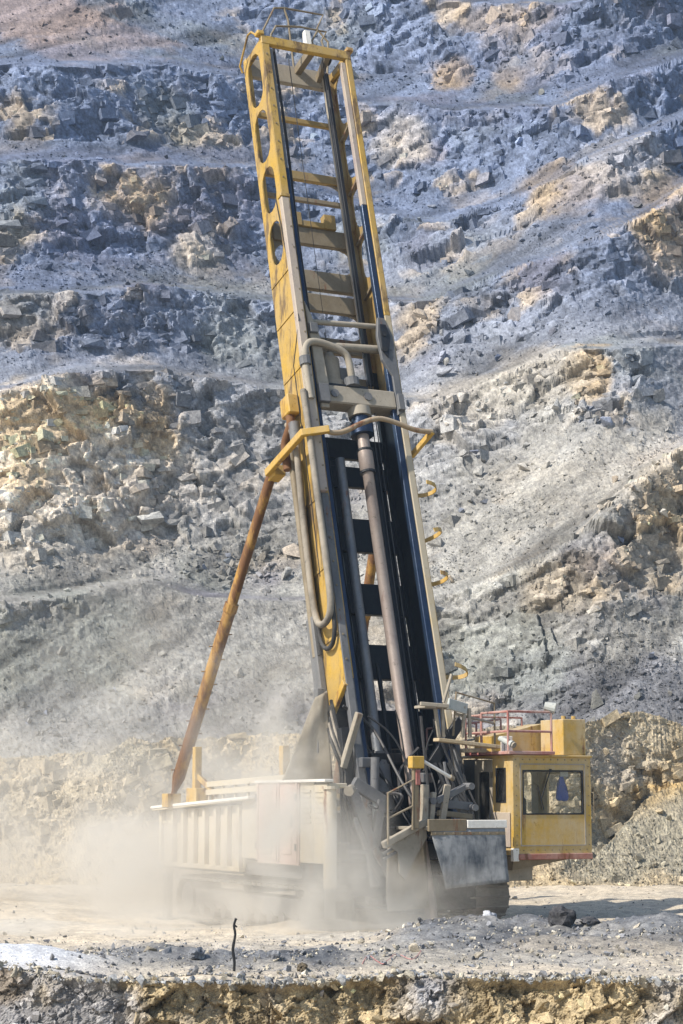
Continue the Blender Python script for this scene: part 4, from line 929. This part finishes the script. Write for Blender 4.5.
# pipe-handling arms lying on the platform
strut('handling_arm', (-.5, -.75, 2.42), (.65, -.65, 2.32), .16, .12, M_GREY, plat)
strut('handling_arm', (-.25, -.8, 2.42), (.5, -.7, 2.72), .12, .12, M_GREY, plat)
strut('handling_arm', (-.12, -.82, 2.05), (.02, -.8, 2.75), .12, .10, M_BEIGE, plat)
strut('handling_arm', (-.2, -.8, 2.2), (.62, -.7, 2.12), .11, .1, M_BROWN, plat)
strut('handling_arm', (.2, -.7, 2.5), (.6, -.55, 2.05), .12, .1, M_GREY, plat)
strut('handling_arm', (-.55, -.85, 2.0), (-.5, -.8, 2.75), .14, .12, M_BEIGE, plat)
strut('handling_arm', (-.4, -.85, 1.95), (-.3, -.8, 2.6), .10, .1, M_BEIGE, plat)
for p in ((-.35, 2.43), (.52, 2.72), (.6, 2.3)):
    MB().tube([(p[0], -.9, p[1]), (p[0], -.6, p[1])], .07, 10).build('pivot_pin', M_GREY, plat)
MB().tube(curve([(-.02, -.75, 3.2), (.0, -.78, 2.9), (.05, -.8, 2.7), (.0, -.8, 2.45)], 4), .03, 6).build('chain', M_GREY, plat)
for k in range(4):
    MB().tube(curve([(.35 + .1 * k, .3, 3.2), (.5 + .1 * k, .1, 2.7), (.7 + .08 * k, -.1, 2.35), (.8 + .05 * k, -.2, 2.0)], 5), .045, 7).build('hanging_hose', M_BLACK, plat, smooth=True)

# ---- cab
CF, CB, CA0, CA1, CZ0, CZ1 = -.5, 1.5, 1.72, 3.6, 1.34, 3.32
cab = MB().box(CA0 + .02, CA1 - .02, CF + .05, CB, CZ0, CZ0 + .07).build('cab', M_CABY, rig, .01)
def rect_ring(o0, o1, z0, z1, i0, i1, w0, w1, fix, axis, th, rr=.07):
    """wall with one rounded window; axis 'b' = wall faces front (fix = b), axis 'a' = wall faces sideways (fix = a)"""
    ins, out = [], []
    for (cx, cz, a0) in ((i1 - rr, w1 - rr, 0), (i0 + rr, w1 - rr, 90), (i0 + rr, w0 + rr, 180), (i1 - rr, w0 + rr, 270)):
        for k in range(5):
            a = math.radians(a0 + 22.5 * k); ins.append((cx + rr * math.cos(a), cz + rr * math.sin(a)))
            cxo, czo = (o1 if a0 in (0, 270) else o0), (z1 if a0 in (0, 90) else z0)
            if k == 2: out.append((cxo, czo))
            elif (k < 2) == (a0 in (0, 180)): out.append((cxo, ins[-1][1]))
            else: out.append((ins[-1][0], czo))
    f = (lambda x, z: (x, fix, z)) if axis == 'b' else (lambda x, z: (fix, x, z))
    return [f(*p) for p in out], [f(*p) for p in ins], ((0, th, 0) if axis == 'b' else (th, 0, 0))
o_, i_, off = rect_ring(CA0, CA1, CZ0, CZ1, 1.96, 3.40, 2.17, 3.04, CF, 'b', .05)
MB().ringplate(o_, i_, off).build('front_wall', M_CABY, cab)
def frame_strip(i0, i1, w0, w1, fix, axis, name, mat, par, wd=.035, proud=.012):
    o2, i2, of = rect_ring(i0 - wd, i1 + wd, w0 - wd, w1 + wd, i0 + .012, i1 - .012, w0 + .012, w1 - .012, fix - proud, axis, proud + .02)
    return MB().ringplate(o2, i2, of).build(name, mat, par)
wf = frame_strip(1.96, 3.40, 2.17, 3.04, CF, 'b', 'window_frame', M_BLACK, cab, .018, .01)
MB().box(1.95, 3.41, CF + .02, CF + .028, 2.16, 3.05).build('pane', M_GLASS, wf)
# raised border of the front sheet
o_, i_, off = rect_ring(CA0 + .16, CA1 - .14, CZ0 + .18, CZ1 - .13, CA0 + .185, CA1 - .165, CZ0 + .205, CZ1 - .155, CF - .012, 'b', .014, .02)
MB().ringplate(o_, i_, off).build('border_bead', M_BEIGE, cab)
# left side: two narrow windows, the rear one in the door
o_, i_, off = rect_ring(CF + .052, .30, CZ0, CZ1, -.21, .16, 2.41, 3.09, CA0, 'a', .05, .05); MB().ringplate(o_, i_, off).build('side_wall', M_CABY, cab)
wf = frame_strip(-.21, .16, 2.41, 3.09, CA0, 'a', 'window_frame', M_BLACK, cab, .015); MB().box(CA0 + .02, CA0 + .028, -.22, .17, 2.40, 3.10).build('pane', M_GLASS, wf)
o_, i_, off = rect_ring(.302, 1.02, CZ0, CZ1 - .04, .42, .88, 2.02, 3.03, CA0 - .012, 'a', .06, .05); door = MB().ringplate(o_, i_, off).build('door', M_BEIGE, cab)
MB().box(CA0 + .012, CA0 + .02, .41, .89, 2.01, 3.04).build('pane', M_GLASS, door)
MB().tube([(CA0 - .05, .36, 2.0), (CA0 - .05, .36, 2.18)], .016, 6).build('door_handle', M_GREY, door)
MB().box(CA0, CA0 + .05, 1.022, CB, CZ0, CZ1 - .02).build('side_wall', M_GREY, cab)
MB().box(CA1 - .05, CA1, CF + .052, CB, CZ0, 2.1).build('side_wall', M_CABY, cab)
MB().box(CA1 - .05, CA1, CF + .052, -.2, 2.102, CZ1).build('side_wall', M_CABY, cab)
MB().box(CA1 - .05, CA1, 1.1, CB, 2.102, CZ1).build('side_wall', M_CABY, cab)
MB().box(CA1 - .05, CA1, -.198, 1.098, 3.0, CZ1).build('side_wall', M_CABY, cab)
# rear wall with window
o_, i_, off = rect_ring(CA0 + .052, CA1 - .052, CZ0, CZ1 - .02, 2.75, 3.40, 2.1, 3.05, CB - .05, 'b', .04); MB().ringplate(o_, i_, off).build('rear_wall', M_INNER, cab)
MB().box(2.74, 3.41, CB - .03, CB - .022, 2.09, 3.06).build('pane', M_GLASS, cab)
MB().box(CA0 + .052, 2.7, CB - .5, CB - .06, CZ0 + .08, 2.6).build('control_desk', M_DARK, cab, .02)
for (b, z, r_) in ((.9, 2.86, .07), (.74, 2.58, .05), (.88, 2.55, .04), (.68, 2.36, .03), (.8, 2.36, .03)):
    MB().tube([(CA0 + .42, b, z), (CA0 + .39, b, z)], r_, 12).build('gauge', M_BLACK, cab)
MB().box(CA0 + .43, CA0 + .6, .5, 1.1, 2.1, 3.05).build('gauge_panel', M_INNER, cab)
MB().box(2.35, 2.85, .35, .85, CZ0 + .07, 1.9).build('seat', M_DARK, cab, .04)
MB().box(2.35, 2.85, .78, .90, 1.9, 2.5).build('seat_back', M_DARK, cab, .04)
MB().box(CA0 - .03, CA1 + .03, CF - .04, CB + .02, CZ1, CZ1 + .045).build('cab_roof', M_CABY, cab, .01)
MB().box(CA0 + .1, CA1 + .01, CF - .025, CF + .04, CZ0 - .09, CZ0 + .03).build('cab_sill', M_SILL if 'M_SILL' in globals() else paint('rusted_sill', (.30, .10, .07), (.5, .42, .36), .35, .5, .7), cab, .01)
m = MB(); m.prism([(CA0 + .02, CF + .1, CZ0 - .3), (CA1 - .05, CF + .06, CZ0 - .02), (CA0 + .02, CF + .04, CZ0 - .02)], (0, 1.8, 0)).build('cab_base', M_BROWN, cab)
MB().box(CA0 - .02, CA0 + .12, CF - .012, CF + .10, CZ0 - .12, CZ0 + .14).build('corner_guard', M_WHITE, cab, .01)
# roof of the cab: red railing, yellow boxes, lamp
deck = MB().box(CA0 - .15, 2.68, CF - .10, 1.2, CZ1 + .05, CZ1 + .12).build('roof_deck', M_RED, rig, .01)
RP = [(1.58, .5), (1.58, -.56), (2.62, -.56)]
def rail(par, pts, zs, z0, rad, mat, posts=True):
    for z in zs:
        MB().tube([(a, b, z) for a, b in pts], rad, 7).build('rail_bar', mat, par, smooth=True)
    if posts:
        for a, b in pts: MB().tube([(a, b, z0), (a, b, max(zs))], rad, 7).build('rail_post', mat, par, smooth=True)
rail(deck, RP, (3.84, 4.24), 3.44, .026, M_RED)
rail(deck, [(1.58, .52), (1.58, 1.15), (3.0, 1.2)], (3.84, 4.2), 3.44, .022, M_RED)
MB().prism([(1.9, .65, 3.37), (3.15, .65, 3.37), (3.15, .65, 4.06), (1.9, .65, 3.78)], (0, .7, 0)).build('roof_locker', M_CABY, rig, .012)
lk = MB().box(3.06, 3.62, -.32, .55, 3.37, 4.12).build('roof_locker', M_CABY, rig, .012)
for a in (3.15, 3.4): MB().tube([(a, -.2, 4.12), (a, -.2, 4.19)], .045, 8).build('locker_cap', M_LEMON, lk)
MB().box(2.12, 2.38, .57, .64, 3.44, 3.78).build('white_panel', M_WHITE, rig, .01)
fl = MB().tube([(2.52, -.47, 4.37), (2.70, -.6, 4.32)], [.09, .115], 12).build('flood_lamp', M_LAMP, rig)
MB().tube([(2.62, -.56, 4.22), (2.62, -.54, 4.36)], .03, 6).build('lamp_bracket', M_GREY, fl)
fl = MB().tube([(1.53, -.3, 3.70), (1.65, -.6, 3.57)], [.05, .075], 10).build('flood_lamp', M_LAMP, rig)
MB().tube([(1.66, -.62, 3.56), (1.67, -.65, 3.545)], .065, 10).build('lamp_glass', M_HOSE, fl)
MB().tube([(1.58, -.4, 3.44), (1.58, -.4, 3.62)], .02, 6).build('lamp_bracket', M_GREY, fl)
# walkway between mast and cab, upper rails
wk = MB().box(-.02, .95, .05, .5, 4.30, 4.36).build('walkway', M_BEIGE, rig, .01)
MB().beam((-.15, .0, 4.38), (.45, -.1, 4.34), .08, .08).build('walkway_edge', M_BEIGE, wk, .01)
MB().beam((.5, .0, 4.40), (1.0, .1, 4.30), .22, .06).build('walkway_plate', M_LAMP, wk, .01)
for a0, a1 in ((.25, .35), (.42, .45), (.95, .9), (1.05, 1.08)):
    MB().beam((a0, .1, 4.32), (a1, .12, 3.72), .06, .06).build('walkway_strut', M_BEIGE, wk)
MB().tube([(.70, .15, 3.75), (.78, .15, 4.64), (1.72, .2, 4.44), (1.72, .2, 3.5)], .024, 7).build('hand_rail', M_BROWN, wk)
MB().tube([(.74, .15, 4.2), (1.68, .2, 4.03)], .03, 7).build('rail_bar', M_BEIGE, wk)
MB().tube([(.45, .1, 4.42), (.62, .05, 5.0)], .035, 7).build('stay_bar', M_BEIGE, wk)
MB().box(1.0, 1.5, .15, .5, 3.42, 3.5).build('walkway', M_BEIGE, rig, .01)
rear_rail = MB().tube([(1.0, 1.8, 3.95), (3.2, 2.4, 4.22)], .024, 7).build('rear_rail', M_RED, rig)
for z in (3.25, 3.6): MB().tube([(1.0, 1.8, z), (3.2, 2.4, z + .25)], .022, 7).build('rail_bar', M_BEIGE, rear_rail)
for t in (0, .33, .66, 1): MB().tube([(1.0 + 2.2 * t, 1.8 + .6 * t, 2.6), (1.0 + 2.2 * t, 1.8 + .6 * t, 3.95 + .27 * t)], .024, 7).build('rail_post', M_RED, rear_rail)
MB().box(1.45, CA0 - .02, 1.4, 3.2, 1.3, 3.2).build('cab_bulkhead', M_GREY, rig, .02)
MB().box(1.25, 1.5, 1.2, 1.4, 1.3, 3.2).build('bulkhead_post', M_BROWN, rig, .02)

# ---- small fittings
def nut(p, q, r=.022, mat=None, par=None): MB().tube([p, q], r, 6).build('bolt', mat or M_GREY, par or rig)
for u in np.arange(5.0, 16.0, .55):                                   # bolts along the channel and the right chord
    nut(mp(-HW + .05, float(u), .0), mp(-HW + .05, float(u), .17 if u > 8.8 else .07), .025, M_BROWN, mast)
for u in np.arange(14.9, 20.6, .5): nut(mp(-HW + .1, float(u), -.01), mp(-HW + .1, float(u), .02), .022, M_BROWN, mast)
for u in (5.6, 7.2, 8.8, 10.4, 12.0, 13.4, 14.5):                      # weld straps on the left plate
    MB().mbox(-HW - .024, -HW - .003, u - .035, u + .035, -DP + .03, -.03).build('plate_strap', M_YEL, mast, .006)
for z in (1.5, 2.5):
    for b in (1.40, 3.38): MB().tube([(AL - .075, b, z - .07), (AL - .075, b, z + .07)], .022, 6).build('hinge', M_GREY, body)
for b0 in (.2, .82):
    for z in np.arange(2.0, 2.6, .1): MB().box(AL - .03, AL - .005, b0, b0 + .4, float(z), float(z) + .045).build('vent_slat', M_CREAM, body)
for b in (1.9, 2.85): MB().box(AL - .05, AL - .028, b - .22, b + .22, 1.35, 1.7).build('door_patch', M_PINK, body, .006)
MB().tube([(2.6, CF - .03, 3.08), (2.6, CF - .03, 3.02)], .03, 8).build('wiper_pivot', M_BLACK, cab)
MB().beam((2.6, CF - .03, 3.05), (2.38, CF - .02, 2.48), .02, .015).build('wiper_arm', M_BLACK, cab)
MB().beam((2.30, CF - .012, 2.75), (2.44, CF - .012, 2.25), .02, .012).build('wiper_blade', M_BLACK, cab)
for a in np.arange(CA0 + .06, CA1 - .03, .17):
    nut((float(a), CF + .002, CZ1 - .05), (float(a), CF - .012, CZ1 - .05), .014, M_BROWN, cab); nut((float(a), CF + .002, CZ0 + .1), (float(a), CF - .012, CZ0 + .1), .014, M_BROWN, cab)
for z in np.arange(CZ0 + .2, CZ1 - .1, .2):
    nut((CA0 + .07, CF + .002, float(z)), (CA0 + .07, CF - .012, float(z)), .014, M_BROWN, cab); nut((CA1 - .06, CF + .002, float(z)), (CA1 - .06, CF - .012, float(z)), .014, M_BROWN, cab)
MB().tube([(CA1 + .004, CF + .05, 2.0), (CA1 + .06, CF - .02, 2.0), (CA1 + .06, CF - .02, 2.6), (CA1 + .004, CF + .05, 2.6)], .014, 6).build('grab_handle', M_BROWN, cab)
for z in (1.6, 2.9): MB().box(CA0 - .03, CA0 - .008, .28, .36, z, z + .12).build('hinge', M_BROWN, door)
MB().box(CA0 - .03, CA0 - .012, CF + .1, .26, 1.5, 2.2).build('scuffed_plate', M_LILAC, cab, .008)
for a in np.arange(-.4, 1.15, .2): nut((float(a), -1.05, 1.80), (float(a), -1.08, 1.80), .025, M_BROWN, plat)
MB().box(-.5, 1.18, -1.065, -1.04, 1.77, 1.83).build('skirt_clamp', M_BROWN, plat)
r_ = random.Random(11)
for k in range(12):                                                     # cables and hoses slung round the mast foot
    a0, a1 = r_.uniform(-1.3, 1.1), r_.uniform(-1.5, 1.3); z0, z1 = r_.uniform(3.0, 4.4), r_.uniform(1.7, 2.4); b0, b1 = r_.uniform(.7, 1.2), r_.uniform(.1, .6)
    mid = ((a0 + a1) / 2 + r_.uniform(-.2, .2), min(b0, b1) - r_.uniform(0, .25), min(z0, z1) + r_.uniform(-.1, .5))
    MB().tube(curve([(a0, b0, z0), ((a0 * .7 + a1 * .3), b0 - .1, z0 - .5), mid, (a1, b1, z1)], 6), r_.choice((.016, .022, .032)), 6).build('slung_hose', M_CABLE if k % 3 else M_BLACK, rig, smooth=True)
for a0, b0, a1, z1, rr in ((.5, .6, .9, 2.1, .03), (.75, .7, 1.05, 2.3, .022), (.62, .5, .7, 2.0, .018)):
    MB().tube(curve([(a0, b0, 4.1), (a0 + .12, .3, 3.4), (a1 - .1, .0, 2.7), (a1, -.2, z1)], 5), rr, 6).build('slung_hose', M_BLACK, rig, smooth=True)
for (a, z) in ((-1.1, 3.2), (-.7, 2.2), (.3, 2.9), (.8, 3.0), (-1.25, 2.0)):
    MB().box(a - .12, a + .12, .5, .66, z - .1, z + .1).build('clamp_block', M_GREY, rig, .015)
for (p, q) in (((-1.0, .35, 3.3), (-1.05, .3, 1.7)), ((.95, .5, 3.6), (1.0, .1, 1.95))):
    cyl = MB().tube([p, (Vector(p) + (Vector(q) - Vector(p)) * .55)], .09, 12).build('hydraulic_cylinder', M_GREY, rig, smooth=True); MB().tube([(Vector(p) + (Vector(q) - Vector(p)) * .5), q], .045, 10).build('piston_rod', M_LAMP, cyl, smooth=True)
# ================================================================== loose things
RW = Matrix.Translation(rig.location) @ Matrix.Rotation(YAW, 4, 'Z')
def loose(o, label, cat):
    me = o.data; c = Vector((0, 0, 0))
    zs = [v.co for v in me.vertices]; c = Vector((sum(v.x for v in zs) / len(zs), sum(v.y for v in zs) / len(zs), min(v.z for v in zs)))
    for v in me.vertices: v.co = v.co - c
    o.location = (RW @ c); o.rotation_euler = (0, 0, YAW); return props(o, label, cat)
pl = MB().beam((.2, -.02, 3.66), (1.62, -.08, 3.53), .26, .07, BV).build('plank', M_WOOD, None, .008)
loose(pl, 'weathered wooden plank lying between the mast and the cab roof railing', 'plank')
jk = MB(); jn = [(2.95, 2.96), (3.03, 2.96), (3.06, 2.86), (3.10, 2.70), (3.17, 2.50), (3.12, 2.44), (3.05, 2.42), (2.99, 2.44), (2.93, 2.43), (2.86, 2.47), (2.88, 2.62), (2.90, 2.80)]
jk.prism([(a, -.36 + .02 * math.sin(a * 40), z) for a, z in jn], (0, .06, 0))
loose(jk.build('jacket', M_CLOTH, None, .02), 'dark blue jacket hanging inside the cab window', 'jacket')
pa = MB().prism([(2.93, -.40, 2.93), (3.12, -.40, 2.93), (3.12, -.40, 3.03), (2.93, -.40, 3.03)], (0, .012, 0)).build('paper_sheet', M_WHITE, None)
loose(pa, 'small white paper at the top of the cab window above the jacket', 'paper')

def floor_z(x, y): return float(floor_h(np.array([x]), np.array([y]))[0][0])
# stick standing at the edge of the floor
sx, sy = -1.5, 27.05; sz = floor_z(sx, sy)
st = MB().tube(curve([(0, 0, -.06), (.012, 0, .12), (-.012, .0, .3), (.02, 0, .5), (.0, 0, .62), (.03, 0, .72)], 3), [.02] * 4 + [.022] * 4 + [.018] * 4 + [.017] * 3 + [.02], 7).build('stick', M_BLACK, None, smooth=True)
st.location = (sx, sy, sz); props(st, 'dark crooked stick standing upright at the front edge of the floor', 'stick')
MB().tube([(.0, 0, .64), (.045, .0, .60)], .012, 5).build('twig_stub', M_BLACK, st)
# red line lying on the stones
r_ = random.Random(4); pts = []
for k in range(16):
    x = .3 + k * .06; y = 28.0 + .35 * math.sin(k * .9) + k * .07; pts.append(Vector((x, y, floor_z(x, y) + .015 + .03 * r_.random())))
c0 = pts[0].copy(); ln = MB().tube(curve([p - c0 for p in pts], 3), .006, 6).build('red_line', M_RROPE, None, smooth=True); ln.location = c0
props(ln, 'thin red plastic line lying on stones near the front edge', 'line')
# boulders that stand out on the floor
def boulder(x, y, s, seed, col, label, sq=(1, .8, .75)):
    r = random.Random(seed); bm = bmesh.new(); bmesh.ops.create_icosphere(bm, subdivisions=3, radius=1)
    V = np.array([v.co[:] for v in bm.verts], np.float32); Fc = np.array([[v.index for v in f.verts] for f in bm.faces]); bm.free()
    d, cid = blocks(V + seed * 3.1, .75, 900 + seed, tilt=.8, crack=.1); V = V * (1 + .42 * d)[:, None] * np.array(sq) * s; V[:, 2] -= V[:, 2].min() * .75
    cc = np.clip(np.array(col) * (.7 + .6 * cid)[:, None], .02, .6)
    o = link('boulder', np_mesh('boulder', V, Fc, cc), M_STONE); o.location = (x, y, floor_z(x, y) - s * .12); o.rotation_euler = (0, 0, r.uniform(0, 6))
    return props(o, label, 'boulder')
boulder(3.75, 33.0, .24, 2, (.06, .06, .065), 'darkest boulder on top of the grey heap below the cab', (1, .8, .8))
boulder(4.25, 33.2, .2, 3, (.08, .08, .085), 'flat dark slab right of the darkest boulder on the grey heap', (1.6, .8, .4))
boulder(2.55, 33.6, .17, 5, (.36, .37, .4), 'pale grey angular boulder on the left shoulder of the grey heap')
boulder(-.55, 27.4, .10, 6, (.12, .10, .07), 'dark brown clod on the front edge right of the stick', (1.3, .8, .7))
boulder(-.95, 27.9, .09, 7, (.20, .21, .23), 'small blue grey boulder just right of the stick', (.8, .8, 1))
boulder(-2.1, 28.1, .12, 8, (.22, .23, .25), 'blue grey boulder just left of the stick', (1.3, .9, .8))
boulder(6.3, 33.2, .24, 9, (.2, .17, .12), 'brown flat boulder at the right end of the grey heap', (1.5, .8, .5))

# ================================================================== dust and haze
def blob_mesh(name, c, rad, sub=3):
    bm = bmesh.new(); bmesh.ops.create_icosphere(bm, subdivisions=sub, radius=1); me = bpy.data.meshes.new(name)
    for v in bm.verts: v.co = Vector((v.co.x * rad[0], v.co.y * rad[1], v.co.z * rad[2]))
    bm.to_mesh(me); bm.free(); o = link(name, me, None); o.location = c; return o
def dust_volume(name, box, blobs, dens, nscale, thr, label, col=(.93, .89, .82, 1)):
    (x0, x1), (y0, y1), (z0, z1) = box; me = MB().box(x0, x1, y0, y1, z0, z1).build(name, None, None).data; o = bpy.data.objects[me.name] if me.name in bpy.data.objects else None
    o = [q for q in bpy.data.objects if q.data == me][0]
    m = bpy.data.materials.new(name); m.use_nodes = True; nt = m.node_tree; nt.nodes.clear(); out = N(nt, 'ShaderNodeOutputMaterial'); pv = N(nt, 'ShaderNodeVolumePrincipled')
    pv.inputs['Color'].default_value = col; pv.inputs['Anisotropy'].default_value = .1
    tc = N(nt, 'ShaderNodeTexCoord'); no = noise_tex(nt, tc.outputs['Object'], nscale, 5, .6); no.inputs['Distortion'].default_value = 1.1
    tot = None
    for (cx, cy, cz, rx, ry, rz, a) in blobs:
        mpn = N(nt, 'ShaderNodeMapping', vector_type='POINT'); mpn.inputs['Scale'].default_value = (1 / rx, 1 / ry, 1 / rz); mpn.inputs['Location'].default_value = (-cx / rx, -cy / ry, -cz / rz)
        nt.links.new(tc.outputs['Object'], mpn.inputs[0]); ln_ = N(nt, 'ShaderNodeVectorMath', operation='LENGTH'); nt.links.new(mpn.outputs[0], ln_.inputs[0])
        mr = N(nt, 'ShaderNodeMapRange', interpolation_type='SMOOTHSTEP'); mr.inputs[1].default_value = 0.0; mr.inputs[2].default_value = 1.0; mr.inputs[3].default_value = a; mr.inputs[4].default_value = 0
        nt.links.new(ln_.outputs['Value'], mr.inputs[0])
        if tot is None: tot = mr.outputs[0]
        else:
            ad = N(nt, 'ShaderNodeMath', operation='ADD'); nt.links.new(tot, ad.inputs[0]); nt.links.new(mr.outputs[0], ad.inputs[1]); tot = ad.outputs[0]
    nr = N(nt, 'ShaderNodeMapRange', interpolation_type='SMOOTHSTEP'); nr.inputs[1].default_value = thr; nr.inputs[2].default_value = thr + .3; nr.inputs[3].default_value = .04; nr.inputs[4].default_value = 1.9
    nt.links.new(no.outputs[0], nr.inputs[0])
    mu = N(nt, 'ShaderNodeMath', operation='MULTIPLY'); nt.links.new(tot, mu.inputs[0]); nt.links.new(nr.outputs[0], mu.inputs[1])
    mu2 = N(nt, 'ShaderNodeMath', operation='MULTIPLY'); nt.links.new(mu.outputs[0], mu2.inputs[0]); mu2.inputs[1].default_value = dens
    nt.links.new(mu2.outputs[0], pv.inputs['Density']); nt.links.new(pv.outputs[0], out.inputs['Volume'])
    me.materials.clear(); me.materials.append(m); props(o, label, 'dust', None, 'stuff'); return o
dust_volume('dust_cloud', ((-17, 7.5), (33.2, 54.8), (.0, 9.5)),
    [(-1.0, 36.4, 1.0, 2.4, 2.2, 3.2, 1.5), (-.3, 36.6, .3, 3.0, 2.0, 1.5, 2.2), (-1.6, 38.5, 3.6, 2.2, 3, 3.2, .35), (-2.8, 38.4, .9, 2.8, 2.4, 2.5, .75), (-4.4, 41.4, .8, 3.4, 3.4, 2.3, .7), (-4.5, 46, 1.5, 7.5, 6, 4.6, .16), (-8, 48, 1.2, 7, 6, 4.6, .22), (-2.3, 39.2, 1.3, 2.6, 2.2, 2.5, .75), (-5.5, 46, 4.2, 5, 6, 4.5, .10),
     (-1.0, 39.6, 3.0, 2.0, 3.5, 3.0, .22), (1.6, 37.4, .3, 2.4, 1.8, 1.3, .55), (-2.5, 35.8, .0, 6.5, 2.6, .8, 1.1)], 1.3, .46, .42,
    'cream dust billowing round the left side and foot of the drill rig')
hz = MB().box(-90, 90, -48, 190, -3.4, 82).build('haze', None, None)
m = bpy.data.materials.new('haze_air'); m.use_nodes = True; nt = m.node_tree; nt.nodes.clear(); out = N(nt, 'ShaderNodeOutputMaterial'); pv = N(nt, 'ShaderNodeVolumePrincipled')
pv.inputs['Color'].default_value = (.55, .74, 1.0, 1); pv.inputs['Density'].default_value = .0004; pv.inputs['Anisotropy'].default_value = .15
nt.links.new(pv.outputs[0], out.inputs['Volume']); hz.data.materials.append(m); props(hz, 'thin blue haze filling the pit', 'haze', None, 'stuff')
